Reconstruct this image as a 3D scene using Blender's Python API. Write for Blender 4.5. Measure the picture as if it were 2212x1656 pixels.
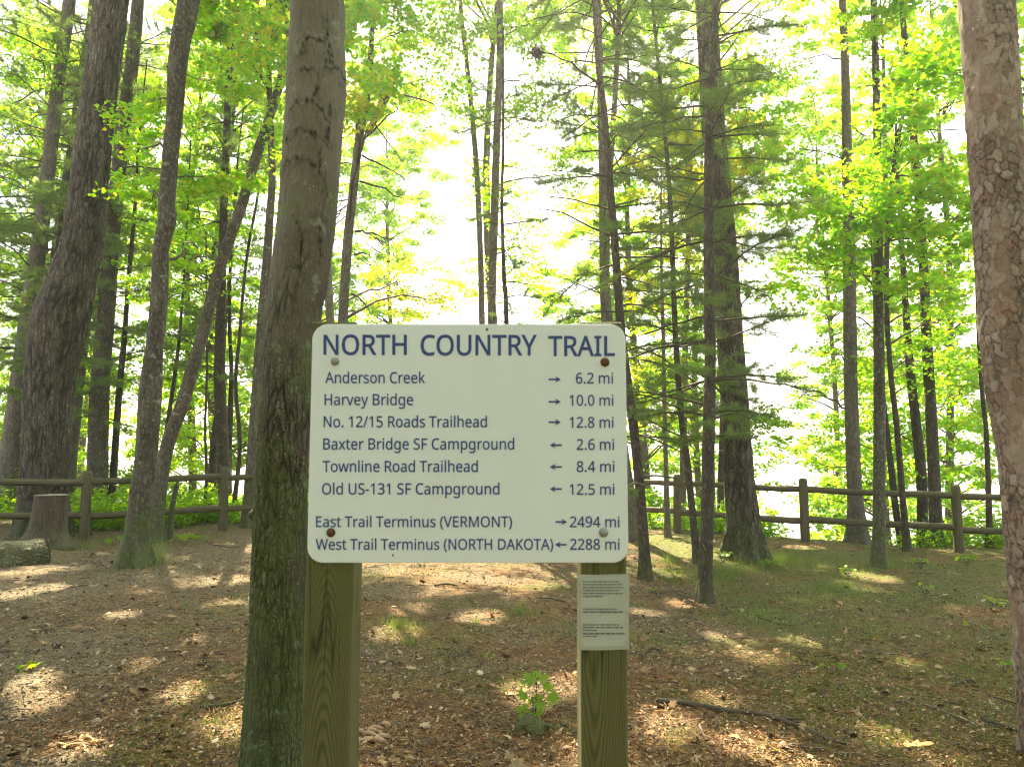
import bpy, math, json, random
import numpy as np
from mathutils import Vector

for o in list(bpy.data.objects):
    bpy.data.objects.remove(o)
SC = bpy.context.scene
COL = SC.collection
R = math.radians

# ------------------------------------------------------------------ camera
FPX, CXP, CYP = 1597.0, 1106.0, 828.0        # focal length and centre, in 2212-wide picture units
PITCH = math.atan(142.0 / FPX)
EYE = np.array([0.0, 0.0, 1.55])
cam = bpy.data.cameras.new('camera')
cam.sensor_width = 36.0
cam.lens = FPX / 2212.0 * 36.0
cam.clip_end = 6000
cam.dof.use_dof = True
cam.dof.focus_distance = 9.0
cam.dof.aperture_fstop = 9.0
camo = bpy.data.objects.new('camera', cam)
camo.location = EYE
camo.rotation_euler = (math.pi / 2 + PITCH, 0, 0)
COL.objects.link(camo)
SC.camera = camo

# ------------------------------------------------------------------ sky, sun, exposure
SUN_EL, SUN_AZ = R(52), R(14)                # azimuth counted from +Y towards -X
world = bpy.data.worlds.new('World')
SC.world = world
world.use_nodes = True
wn, wl = world.node_tree.nodes, world.node_tree.links
bg = wn['Background']
sky = wn.new('ShaderNodeTexSky')
sky.sky_type = 'NISHITA'
sky.sun_disc = False
sky.sun_elevation = SUN_EL
sky.sun_rotation = SUN_AZ
sky.air_density = 1.0
sky.dust_density = 4.0
sky.ozone_density = 1.0
hz = wn.new('ShaderNodeMixRGB')              # thin bright overcast veil over the blue
hz.inputs[0].default_value = 0.45
hz.inputs[2].default_value = (9.0, 9.1, 8.6, 1)
wl.new(sky.outputs[0], hz.inputs[1])
wl.new(hz.outputs[0], bg.inputs[0])
bg.inputs[1].default_value = 0.05
sun = bpy.data.lights.new('sun', 'SUN')
sun.energy = 5.0
sun.angle = R(0.53)
sun.color = (1.0, 0.85, 0.63)
suno = bpy.data.objects.new('sun', sun)
sd = Vector((-math.cos(SUN_EL) * math.sin(SUN_AZ), math.cos(SUN_EL) * math.cos(SUN_AZ), math.sin(SUN_EL)))
suno.rotation_euler = sd.to_track_quat('Z', 'Y').to_euler()
suno.location = (0, 0, 30)
COL.objects.link(suno)
SC.view_settings.view_transform = 'Standard'
SC.view_settings.look = 'None'
SC.view_settings.exposure = 2.98
SC.view_settings.gamma = 1.0
cy = SC.cycles
cy.use_denoising = True
cy.pixel_filter_type = 'BLACKMAN_HARRIS'
cy.filter_width = 1.05
cy.max_bounces = 7
cy.diffuse_bounces = 4
cy.glossy_bounces = 2
cy.transmission_bounces = 4
cy.transparent_max_bounces = 8
cy.volume_bounces = 0
cy.volume_step_rate = 4.0
cy.caustics_reflective = False
cy.caustics_refractive = False

# ------------------------------------------------------------------ helpers
rng = np.random.default_rng(7)
COSP, SINP = math.cos(PITCH), math.sin(PITCH)


def ray(x, y):
    dx, dy = (x - CXP) / FPX, (CYP - y) / FPX
    return np.array([dx, COSP - dy * SINP, SINP + dy * COSP])


def at(x, y, Y):
    """the point seen at picture position x, y that lies Y metres in front of the eye"""
    d = ray(x, y)
    return EYE + d * (Y / d[1])


def depth(p):
    return (p[1]) * COSP + (p[2] - EYE[2]) * SINP


_P = np.random.default_rng(3).random(65536)


def vnoise(p, seed=0):
    p = np.asarray(p, float)
    i = np.floor(p).astype(np.int64)
    f = p - i
    f = f * f * (3 - 2 * f)
    out = 0
    for a in (0, 1):
        for b in (0, 1):
            for c in (0, 1):
                h = ((i[..., 0] + a) * 73856093 ^ (i[..., 1] + b) * 19349663 ^ (i[..., 2] + c) * 83492791 ^ seed * 2654435) & 65535
                w = (f[..., 0] if a else 1 - f[..., 0]) * (f[..., 1] if b else 1 - f[..., 1]) * (f[..., 2] if c else 1 - f[..., 2])
                out = out + w * _P[h]
    return out


def fbm(p, o=4, seed=0):
    s, a, t = 0, 1.0, 0
    p = np.asarray(p, float)
    for k in range(o):
        s = s + a * vnoise(p * 2 ** k, seed + k)
        t += a
        a *= .5
    return s / t


def cells(u, v, seed=0):
    """2-D cellular noise: distance between the two nearest cell centres' bisector, and a random number per cell"""
    iu, iv = np.floor(u).astype(np.int64), np.floor(v).astype(np.int64)
    f1 = np.full(u.shape, 9.0); f2 = f1.copy(); idv = np.zeros(u.shape)
    for du in (-1, 0, 1):
        for dv in (-1, 0, 1):
            h = ((iu + du) * 73856093 ^ (iv + dv) * 19349663 ^ seed * 83492791) & 65535
            d = np.hypot(iu + du + _P[h] - u, iv + dv + _P[(h * 7 + 13) & 65535] - v)
            n = d < f1
            f2 = np.where(n, f1, np.minimum(f2, d))
            f1 = np.where(n, d, f1)
            idv = np.where(n, _P[(h * 31 + 5) & 65535], idv)
    return f2 - f1, idv


EX = [-60, -16, -9, -7, -5, 0, 3, 5, 7.5, 12, 60]
EY = [18, 17, 16.4, 16.2, 16.4, 17, 15.7, 14.0, 13.1, 12.2, 10]


def gz(x, y):
    x, y = np.asarray(x, float), np.asarray(y, float)
    z = -0.022 * np.clip(x, -12, 12) * np.clip(y / 8, 0, 1)
    q = np.stack([x * .35, y * .35, 0 * x], -1)
    z = z + .16 * (fbm(q, 3, 5) - .5) + .05 * (fbm(q * 5, 3, 9) - .5)
    d = y - np.interp(x, EX, EY)
    s = np.interp(x, [-6, 1], [.45, .85])
    drop = np.clip(d, 0, 40)
    z = z - s * (drop - .8 * (1 - np.exp(-drop / .8)))
    return np.maximum(z, -11.5)


def ground_hit(x, y):
    d = ray(x, y)
    lo, hi = 1.5, 40.0
    for Y in np.linspace(1.5, 40, 800):
        p = EYE + d * (Y / d[1])
        if p[2] < gz(p[0], p[1]):
            return p[0], p[1], float(gz(p[0], p[1]))
    return None


class MB:
    """collects polygons and links them as ONE mesh object"""
    def __init__(s):
        s.v, s.f, s.n = [], [], 0

    def add(s, v, f, m=0):
        v = np.asarray(v, float).reshape(-1, 3)
        f = np.asarray(f, np.int64)
        if len(v) == 0 or len(f) == 0:
            return
        s.v.append(v)
        s.f.append((f + s.n, m))
        s.n += len(v)

    def box(s, lo, hi, m=0):
        x0, y0, z0 = lo
        x1, y1, z1 = hi
        v = [(x0, y0, z0), (x1, y0, z0), (x1, y1, z0), (x0, y1, z0), (x0, y0, z1), (x1, y0, z1), (x1, y1, z1), (x0, y1, z1)]
        s.add(v, [(0, 3, 2, 1), (4, 5, 6, 7), (0, 1, 5, 4), (1, 2, 6, 5), (2, 3, 7, 6), (3, 0, 4, 7)], m)

    def tube(s, pts, rad, n=6, m=0, cap=True):
        v, f = tube(pts, rad, n)
        s.add(v, f, m)
        if cap:
            k = len(pts)
            s.add(v[:n], [list(range(n))[::-1]], m)
            s.add(v[(k - 1) * n:], [list(range(n))], m)

    def build(s, name, mats, parent=None, smooth=True, origin=None):
        me = bpy.data.meshes.new(name)
        if s.v:
            V = np.concatenate(s.v)
            if origin is not None:
                V = V - np.asarray(origin)
            loops = np.concatenate([f.ravel() for f, m in s.f])
            tot = np.concatenate([np.full(len(f), f.shape[1]) for f, m in s.f])
            start = np.concatenate([[0], np.cumsum(tot)[:-1]])
            mi = np.concatenate([np.full(len(f), m) for f, m in s.f])
            me.vertices.add(len(V))
            me.vertices.foreach_set('co', V.astype(np.float32).ravel())
            me.loops.add(len(loops))
            me.loops.foreach_set('vertex_index', loops.astype(np.int32))
            me.polygons.add(len(tot))
            me.polygons.foreach_set('loop_start', start.astype(np.int32))
            me.polygons.foreach_set('loop_total', tot.astype(np.int32))
            me.polygons.foreach_set('material_index', mi.astype(np.int32))
            me.polygons.foreach_set('use_smooth', np.full(len(tot), bool(smooth)))
            me.update(calc_edges=True)
        for m in (mats if isinstance(mats, (list, tuple)) else [mats]):
            me.materials.append(m)
        o = bpy.data.objects.new(name, me)
        COL.objects.link(o)
        if parent is not None:
            o.parent = parent
        return o


def frames(pts):
    pts = np.asarray(pts, float)
    t = np.gradient(pts, axis=0)
    t /= np.linalg.norm(t, axis=1)[:, None] + 1e-12
    ref = np.array([0, 1.0, 0]) if abs(t[0][2]) > .5 else np.array([0, 0, 1.0])
    u = np.zeros_like(pts)
    for i in range(len(pts)):
        a = ref - t[i] * np.dot(ref, t[i])
        n = np.linalg.norm(a)
        if n < 1e-6:
            a = np.cross(t[i], [1, 0, 0]); n = np.linalg.norm(a)
        u[i] = a / n
        ref = u[i]
    return t, u, np.cross(t, u)


def tube(pts, rad, n=6):
    pts = np.asarray(pts, float)
    t, u, w = frames(pts)
    a = np.linspace(0, 2 * np.pi, n, endpoint=False)
    rad = np.broadcast_to(np.asarray(rad, float), (len(pts),))
    v = pts[:, None] + rad[:, None, None] * (np.cos(a)[None, :, None] * w[:, None] + np.sin(a)[None, :, None] * u[:, None])
    k = len(pts)
    i, j = np.meshgrid(np.arange(k - 1), np.arange(n), indexing='ij')
    j2 = (j + 1) % n
    f = np.stack([i * n + j, i * n + j2, (i + 1) * n + j2, (i + 1) * n + j], -1).reshape(-1, 4)
    return v.reshape(-1, 3), f


def spline(pts, step):
    """Catmull-Rom through rows of numbers, resampled about every step (in the first 3 columns)"""
    p = np.asarray(pts, float)
    q = np.vstack([2 * p[0] - p[1], p, 2 * p[-1] - p[-2]])
    out = []
    for i in range(1, len(q) - 2):
        n = max(2, int(np.ceil(np.linalg.norm(q[i + 1, :3] - q[i, :3]) / step)))
        t = np.linspace(0, 1, n, endpoint=False)[:, None]
        a, b, c, d = q[i - 1], q[i], q[i + 1], q[i + 2]
        out.append(.5 * (2 * b + (c - a) * t + (2 * a - 5 * b + 4 * c - d) * t * t + (3 * b - a - 3 * c + d) * t ** 3))
    out.append(q[-2:-1])
    return np.concatenate(out)


def empty(name, loc, label=None, cat=None, group=None):
    o = bpy.data.objects.new(name, None)
    o.empty_display_size = .1
    o.location = loc
    COL.objects.link(o)
    tag(o, label, cat, group)
    return o


def tag(o, label=None, cat=None, group=None, kind=None):
    for k, v in (('label', label), ('category', cat), ('group', group), ('kind', kind)):
        if v:
            o[k] = v
    return o


# ------------------------------------------------------------------ materials
def mat(name):
    m = bpy.data.materials.new(name)
    m.use_nodes = True
    nt = m.node_tree
    p = nt.nodes['Principled BSDF']
    p.inputs['Roughness'].default_value = .85
    p.inputs['Specular IOR Level'].default_value = .25
    return m, nt, p


class NT:
    def __init__(s, nt):
        s.nt = nt

    def n(s, typ, **kw):
        n = s.nt.nodes.new(typ)
        for k, v in kw.items():
            setattr(n, k, v)
        return n

    def l(s, a, b):
        s.nt.links.new(a, b)

    def coord(s, scale=(1, 1, 1), which='Object'):
        t = s.n('ShaderNodeTexCoord')
        m = s.n('ShaderNodeMapping')
        m.inputs['Scale'].default_value = scale
        s.l(t.outputs[which], m.inputs[0])
        return m.outputs[0]

    def noise(s, vec, scale, detail=4, rough=.55, dist=0.0):
        n = s.n('ShaderNodeTexNoise')
        n.inputs['Scale'].default_value = scale
        n.inputs['Detail'].default_value = detail
        n.inputs['Roughness'].default_value = rough
        n.inputs['Distortion'].default_value = dist
        s.l(vec, n.inputs['Vector'])
        return n.outputs['Fac']

    def voro(s, vec, scale, feature='F1', out='Distance', rnd=1.0):
        n = s.n('ShaderNodeTexVoronoi', feature=feature)
        n.inputs['Scale'].default_value = scale
        n.inputs['Randomness'].default_value = rnd
        s.l(vec, n.inputs['Vector'])
        return n.outputs[out]

    def ramp(s, fac, stops, interp='LINEAR'):
        n = s.n('ShaderNodeValToRGB')
        cr = n.color_ramp
        cr.interpolation = interp
        while len(cr.elements) < len(stops):
            cr.elements.new(.5)
        for e, (p, c) in zip(cr.elements, stops):
            e.position = p
            e.color = (c, c, c, 1) if not isinstance(c, (tuple, list)) else (*c, 1)
        s.l(fac, n.inputs[0])
        return n.outputs[0]

    def mix(s, fac, a, b, typ='MIX'):
        n = s.n('ShaderNodeMixRGB', blend_type=typ)
        for k, v in ((0, fac), (1, a), (2, b)):
            if hasattr(v, 'links') or hasattr(v, 'is_linked'):
                s.l(v, n.inputs[k])
            else:
                n.inputs[k].default_value = v if k == 0 else ((*v, 1) if len(v) == 3 else v)
        return n.outputs[0]

    def math(s, op, a, b=0.0, clamp=False):
        n = s.n('ShaderNodeMath', operation=op)
        for k, v in ((0, a), (1, b)):
            if hasattr(v, 'is_linked'):
                s.l(v, n.inputs[k])
            else:
                n.inputs[k].default_value = v
        return n.outputs[0]

    def warp(s, vec, scale, amt):
        n = s.n('ShaderNodeTexNoise')
        n.inputs['Scale'].default_value = scale
        n.inputs['Detail'].default_value = 2
        s.l(vec, n.inputs['Vector'])
        a = s.n('ShaderNodeVectorMath', operation='MULTIPLY_ADD')
        s.l(n.outputs['Color'], a.inputs[0])
        a.inputs[1].default_value = (amt,) * 3
        s.l(vec, a.inputs[2])
        return a.outputs[0]

    def bump(s, h, dist, strength=1.0, normal=None):
        b = s.n('ShaderNodeBump')
        b.inputs['Distance'].default_value = dist
        b.inputs['Strength'].default_value = strength
        s.l(h, b.inputs['Height'])
        if normal is not None:
            s.l(normal, b.inputs['Normal'])
        return b.outputs[0]


def bark_mat(name, dark, mid, light, sx=22, sz=5, depth_=.012, moss=.3, moss_top=1.6, lichen=.3, fiss=1.0, furrow_top=99.0):
    """furrowed bark: long plates between dark cracks, with moss low on the stem and pale lichen"""
    m, nt, p = mat(name)
    t = NT(nt)
    c0 = t.coord()
    st = t.coord((sx, sx, sz))
    w = t.warp(t.warp(st, .55, 1.5), 2.5, .35)
    edge = t.voro(w, 1.0, 'DISTANCE_TO_EDGE', 'Distance')
    w2 = t.warp(t.coord((sx * 1.7, sx * 1.7, sx * .75)), .9, 1.3)
    edge2 = t.voro(w2, 1.0, 'DISTANCE_TO_EDGE', 'Distance')
    brk = t.ramp(t.noise(t.coord((sx * .35, sx * .35, sx * .12)), 1.0, 3, .6), [(.40, 0.0), (.66, .6)])
    crack = t.mix(brk, t.ramp(edge, [(0.0, 0.0), (.11, .35), (.34, 1.0)]), (1, 1, 1))
    crack = t.mix(.7, crack, t.ramp(edge2, [(0.0, 0.0), (.05, .4), (.15, 1.0)]), 'MULTIPLY')
    fine = t.noise(t.coord((sx * 2.2, sx * 2.2, sx * .7)), 1.0, 5, .62)
    h = t.math('ADD', t.math('MULTIPLY', crack, fiss), t.math('MULTIPLY', fine, .55))
    sep = t.n('ShaderNodeSeparateXYZ')
    t.l(c0, sep.inputs[0])
    if furrow_top < 50:                       # young smooth bark higher up: cracks fade out
        k = t.n('ShaderNodeMapRange')
        t.l(t.math('ADD', sep.outputs[2], t.math('MULTIPLY', t.noise(c0, 2.2, 3), 1.6)), k.inputs[0])
        k.inputs[1].default_value = furrow_top
        k.inputs[2].default_value = furrow_top + 1.2
        k.inputs[3].default_value = 1.0
        k.inputs[4].default_value = .10
        crack2 = t.mix(k.outputs[0], (1, 1, 1), crack)
        h = t.math('ADD', t.math('MULTIPLY', crack2, fiss), t.math('MULTIPLY', fine, .35))
    else:
        crack2 = crack
    big = t.noise(c0, 2.6, 5, .6)
    base = t.mix(t.ramp(big, [(.35, 0.0), (.65, 1.0)]), mid, light)
    base = t.mix(t.math('MULTIPLY', fine, .75), base, dark)
    base = t.mix(crack2, dark, base)
    scar = t.n('ShaderNodeAttribute', attribute_name='scar')
    base = t.mix(t.math('MULTIPLY', scar.outputs['Fac'], .92), base, tuple(x * .6 for x in dark))
    # lichen
    lv = t.noise(c0, 9.0, 4, .7)
    lm = t.ramp(lv, [(.60, 0.0), (.68, 1.0)])
    base = t.mix(t.math('MULTIPLY', lm, lichen), base, (.27, .30, .24))
    sp = t.voro(c0, 26.0, 'F1', 'Distance')
    sm = t.ramp(sp, [(.10, 1.0), (.17, 0.0)])
    base = t.mix(t.math('MULTIPLY', t.math('MULTIPLY', sm, t.ramp(t.noise(c0, 3.1, 3), [(.5, 0.0), (.62, 1.0)])), lichen * .9), base, (.36, .38, .32))
    # moss
    g = t.n('ShaderNodeMapRange')
    t.l(sep.outputs[2], g.inputs[0])
    g.inputs[1].default_value = 0.0
    g.inputs[2].default_value = moss_top
    g.inputs[3].default_value = 1.0
    g.inputs[4].default_value = 0.0
    mv = t.math('ADD', t.noise(c0, 4.5, 5, .65), t.math('MULTIPLY', g.outputs[0], .33))
    mm = t.math('MULTIPLY', t.ramp(mv, [(.60, 0.0), (.74, 1.0)]), moss)
    base = t.mix(mm, base, t.mix(fine, (.045, .085, .012), (.12, .165, .03)))
    t.l(base, p.inputs['Base Color'])
    t.l(t.bump(h, depth_, 1.0), p.inputs['Normal'])
    return m


def plate_bark_mat(name):
    """red pine: thin flakes lying over each other like worn shingles, pinkish grey and rust"""
    m, nt, p = mat(name)
    t = NT(nt)
    c0 = t.coord()

    def flakes(vec, step, seed):
        n = t.noise(vec, 1.0, 4, .5, .8)
        f = t.math('FRACT', t.math('DIVIDE', n, step))
        lev = t.math('SUBTRACT', t.math('DIVIDE', n, step), f)
        return f, lev

    f1, l1 = flakes(t.coord((15, 15, 9)), .075, 0)
    f2, l2 = flakes(t.coord((34, 34, 20)), .09, 1)
    cel = t.n('ShaderNodeAttribute', attribute_name='cell').outputs['Fac']
    e3 = t.n('ShaderNodeAttribute', attribute_name='scar').outputs['Fac']
    wn_ = t.n('ShaderNodeTexWhiteNoise', noise_dimensions='1D')
    t.l(l1, wn_.inputs['W'])
    big = t.noise(c0, 3.0, 4, .6)
    mid = t.noise(t.coord((16, 16, 10)), 1.0, 4, .6)
    fine = t.noise(c0, 70, 5, .7)
    tone = t.ramp(t.math('ADD', t.math('MULTIPLY', cel, .6), t.math('MULTIPLY', t.math('ADD', mid, wn_.outputs[0]), .28)), [(.15, (.11, .06, .038)), (.4, (.19, .118, .082)), (.62, (.25, .18, .135)), (.85, (.36, .30, .245))])
    tone = t.mix(t.ramp(big, [(.42, 0.0), (.7, .6)]), tone, (.24, .15, .105))
    rustm = t.math('MULTIPLY', t.ramp(t.noise(t.coord((7, 7, 5)), 1.0, 3), [(.62, 0.0), (.66, 1.0)]), .6)
    tone = t.mix(rustm, tone, (.25, .11, .07))
    tone = t.mix(t.math('MULTIPLY', fine, .55), tone, (.15, .105, .08))
    brk = t.ramp(t.noise(t.coord((9, 9, 9)), 1.0, 3), [(.42, 0.0), (.56, 1.0)])
    e1 = t.math('MULTIPLY', t.ramp(f1, [(0.0, 1.0), (.16, 0.0)]), brk)
    e2 = t.math('MULTIPLY', t.ramp(f2, [(0.0, 1.0), (.12, 0.0)]), .45)
    tone = t.mix(t.math('MULTIPLY', e1, .8), tone, (.085, .06, .045))  # shadow under the flake edges, painted into the bark colour
    tone = t.mix(e2, tone, (.10, .072, .055))
    tone = t.mix(t.math('MULTIPLY', e3, .95), tone, (.045, .032, .024))
    hi = t.math('MULTIPLY', t.ramp(f1, [(.80, 0.0), (.97, 1.0)]), .45)
    tone = t.mix(hi, tone, (.34, .29, .24))
    t.l(tone, p.inputs['Base Color'])
    h = t.math('ADD', t.math('ADD', t.math('MULTIPLY', cel, .2), t.math('MULTIPLY', e3, -.3)), t.math('MULTIPLY', l1, .16))
    h = t.math('ADD', h, t.math('MULTIPLY', fine, .25))
    h = t.math('SUBTRACT', h, t.math('MULTIPLY', e1, .3))
    t.l(t.bump(h, .010, 1.0), p.inputs['Normal'])
    return m


def leaf_mat(name, cols, trans_cols, trans=.55, gloss=.06):
    m = bpy.data.materials.new(name)
    m.use_nodes = True
    nt = m.node_tree
    nt.nodes.clear()
    t = NT(nt)
    g = t.n('ShaderNodeNewGeometry')
    r = g.outputs['Random Per Island']
    k = len(cols)
    a = t.ramp(r, [(i / max(1, k - 1), c) for i, c in enumerate(cols)])
    b = t.ramp(r, [(i / max(1, k - 1), c) for i, c in enumerate(trans_cols)])
    d = t.n('ShaderNodeBsdfDiffuse')
    t.l(a, d.inputs[0])
    tr = t.n('ShaderNodeBsdfTranslucent')
    t.l(b, tr.inputs[0])
    mx = t.n('ShaderNodeMixShader')
    mx.inputs[0].default_value = trans
    t.l(d.outputs[0], mx.inputs[1])
    t.l(tr.outputs[0], mx.inputs[2])
    gl = t.n('ShaderNodeBsdfGlossy')
    gl.inputs['Roughness'].default_value = .45
    gl.inputs[0].default_value = (.8, .85, .8, 1)
    m2 = t.n('ShaderNodeMixShader')
    m2.inputs[0].default_value = gloss
    t.l(mx.outputs[0], m2.inputs[1])
    t.l(gl.outputs[0], m2.inputs[2])
    out = t.n('ShaderNodeOutputMaterial')
    t.l(m2.outputs[0], out.inputs[0])
    return m


def island_mat(name, stops, rough=.9, bump=0):
    m, nt, p = mat(name)
    t = NT(nt)
    g = t.n('ShaderNodeNewGeometry')
    c = t.ramp(g.outputs['Random Per Island'], stops)
    nz = t.noise(t.coord(), 90, 3)
    c = t.mix(t.math('MULTIPLY', nz, .6), c, (.05, .04, .03))
    t.l(c, p.inputs['Base Color'])
    p.inputs['Roughness'].default_value = rough
    return m


def wood_mat(name, dark, light, green, axis=2, sx=28, greenamt=.4):
    """weathered timber: long growth-ring figure along one axis, green with algae"""
    m, nt, p = mat(name)
    t = NT(nt)
    sc = [sx, sx, sx]
    sc[axis] = 1.6
    v = t.warp(t.coord(tuple(sc)), .22, 3.2)
    wv = t.n('ShaderNodeTexWave', wave_type='RINGS', rings_direction='XYZ'[axis])
    wv.inputs['Scale'].default_value = 1.15
    wv.inputs['Distortion'].default_value = 2.2
    wv.inputs['Detail'].default_value = 2.5
    wv.inputs['Detail Scale'].default_value = .7
    t.l(v, wv.inputs['Vector'])
    sg = [160, 160, 160]
    sg[axis] = 4
    grain = t.noise(t.coord(tuple(sg)), 1.0, 4, .6)
    col = t.mix(t.ramp(wv.outputs['Fac'], [(.1, 0.0), (.55, .75), (.9, 1.0)]), dark, light)
    col = t.mix(t.math('MULTIPLY', grain, .45), col, dark)
    gm = t.ramp(t.noise(t.coord(tuple(2.2 if i == axis else 7.0 for i in range(3))), 1.0, 4), [(.38, 0.0), (.66, 1.0)])
    col = t.mix(t.math('MULTIPLY', gm, greenamt), col, green)
    crk = [34, 34, 34]
    crk[axis] = .9
    ce = t.voro(t.warp(t.coord(tuple(crk)), .5, .8), 1.0, 'DISTANCE_TO_EDGE', 'Distance')
    cm = t.math('MULTIPLY', t.ramp(ce, [(0.0, 1.0), (.035, 0.0)]), t.ramp(t.noise(t.coord((5, 5, 5)), 1.0, 2), [(.5, 0.0), (.6, 1.0)]))
    col = t.mix(t.math('MULTIPLY', cm, .8), col, tuple(x * .25 for x in dark))
    t.l(col, p.inputs['Base Color'])
    h = t.math('ADD', t.math('MULTIPLY', wv.outputs['Fac'], .4), grain)
    h = t.math('SUBTRACT', h, cm)
    t.l(t.bump(h, .0016, 1.0), p.inputs['Normal'])
    return m


def plain(name, col, rough=.5, metal=0.0, vary=.0, scale=30, col2=None):
    m, nt, p = mat(name)
    t = NT(nt)
    p.inputs['Roughness'].default_value = rough
    p.inputs['Metallic'].default_value = metal
    if vary:
        n = t.ramp(t.noise(t.coord(), scale, 4), [(.35, 0.0), (.7, 1.0)])
        t.l(t.mix(t.math('MULTIPLY', n, vary), col, col2 or tuple(c * .5 for c in col)), p.inputs['Base Color'])
    else:
        p.inputs['Base Color'].default_value = (*col, 1)
    return m


M = {}
M['maple_bark'] = bark_mat('maple_bark', (.036, .030, .020), (.165, .145, .102), (.225, .21, .155), 34, 4.2, .016, .5, 3.4, .6, 1.0, 2.35)
M['oak_bark'] = bark_mat('oak_bark', (.045, .037, .029), (.25, .21, .16), (.33, .29, .225), 13, 2.4, .035, .35, 1.2, .3)
M['lichen_bark'] = bark_mat('lichen_bark', (.045, .038, .028), (.19, .168, .125), (.27, .255, .20), 24, 9, .010, .5, 1.2, .8, .6)
M['dark_bark'] = bark_mat('dark_bark', (.03, .024, .018), (.125, .102, .076), (.175, .15, .115), 22, 7, .010, .3, .8, .4)
M['grey_bark'] = bark_mat('grey_bark', (.07, .06, .05), (.235, .205, .17), (.30, .27, .225), 20, 6, .008, .2, .8, .4, .7)
M['twig_bark'] = plain('twig_bark', (.085, .068, .05), .9, 0, .6, 18)
M['red_pine_bark'] = plate_bark_mat('red_pine_bark')
M['maple_leaf'] = leaf_mat('maple_leaf', [(.05, .11, .012), (.075, .14, .012), (.09, .155, .015), (.11, .165, .015), (.17, .16, .012)],
                           [(.24, .60, .010), (.34, .74, .010), (.42, .79, .012), (.51, .80, .012), (.74, .66, .010)], .66, .03)
M['yellow_leaf'] = leaf_mat('yellow_leaf', [(.10, .14, .012), (.14, .16, .012), (.2, .16, .01), (.09, .14, .012)],
                            [(.54, .72, .012), (.66, .70, .012), (.82, .62, .012), (.48, .70, .012)], .66, .03)
M['far_leaf'] = leaf_mat('far_leaf', [(.06, .11, .02), (.09, .14, .02), (.11, .155, .025), (.13, .16, .03)],
                         [(.32, .62, .018), (.42, .72, .018), (.50, .78, .02), (.58, .75, .02)], .66, .03)
M['needles'] = leaf_mat('pine_needles', [(.04, .085, .018), (.05, .10, .022), (.06, .11, .024), (.10, .11, .03)],
                        [(.16, .32, .04), (.20, .38, .05), (.26, .42, .05), (.36, .36, .06)], .5, .05)
M['shrub_leaf'] = leaf_mat('shrub_leaf', [(.055, .135, .008), (.075, .16, .009), (.095, .175, .01), (.13, .17, .01)],
                           [(.33, .68, .010), (.41, .76, .010), (.50, .80, .010), (.60, .76, .010)], .58, .02)
M['grass'] = leaf_mat('grass_blade', [(.07, .13, .015), (.10, .17, .02), (.14, .18, .03), (.19, .17, .05)],
                      [(.16, .30, .02), (.24, .38, .03), (.30, .40, .04), (.3, .28, .07)], .4)

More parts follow.
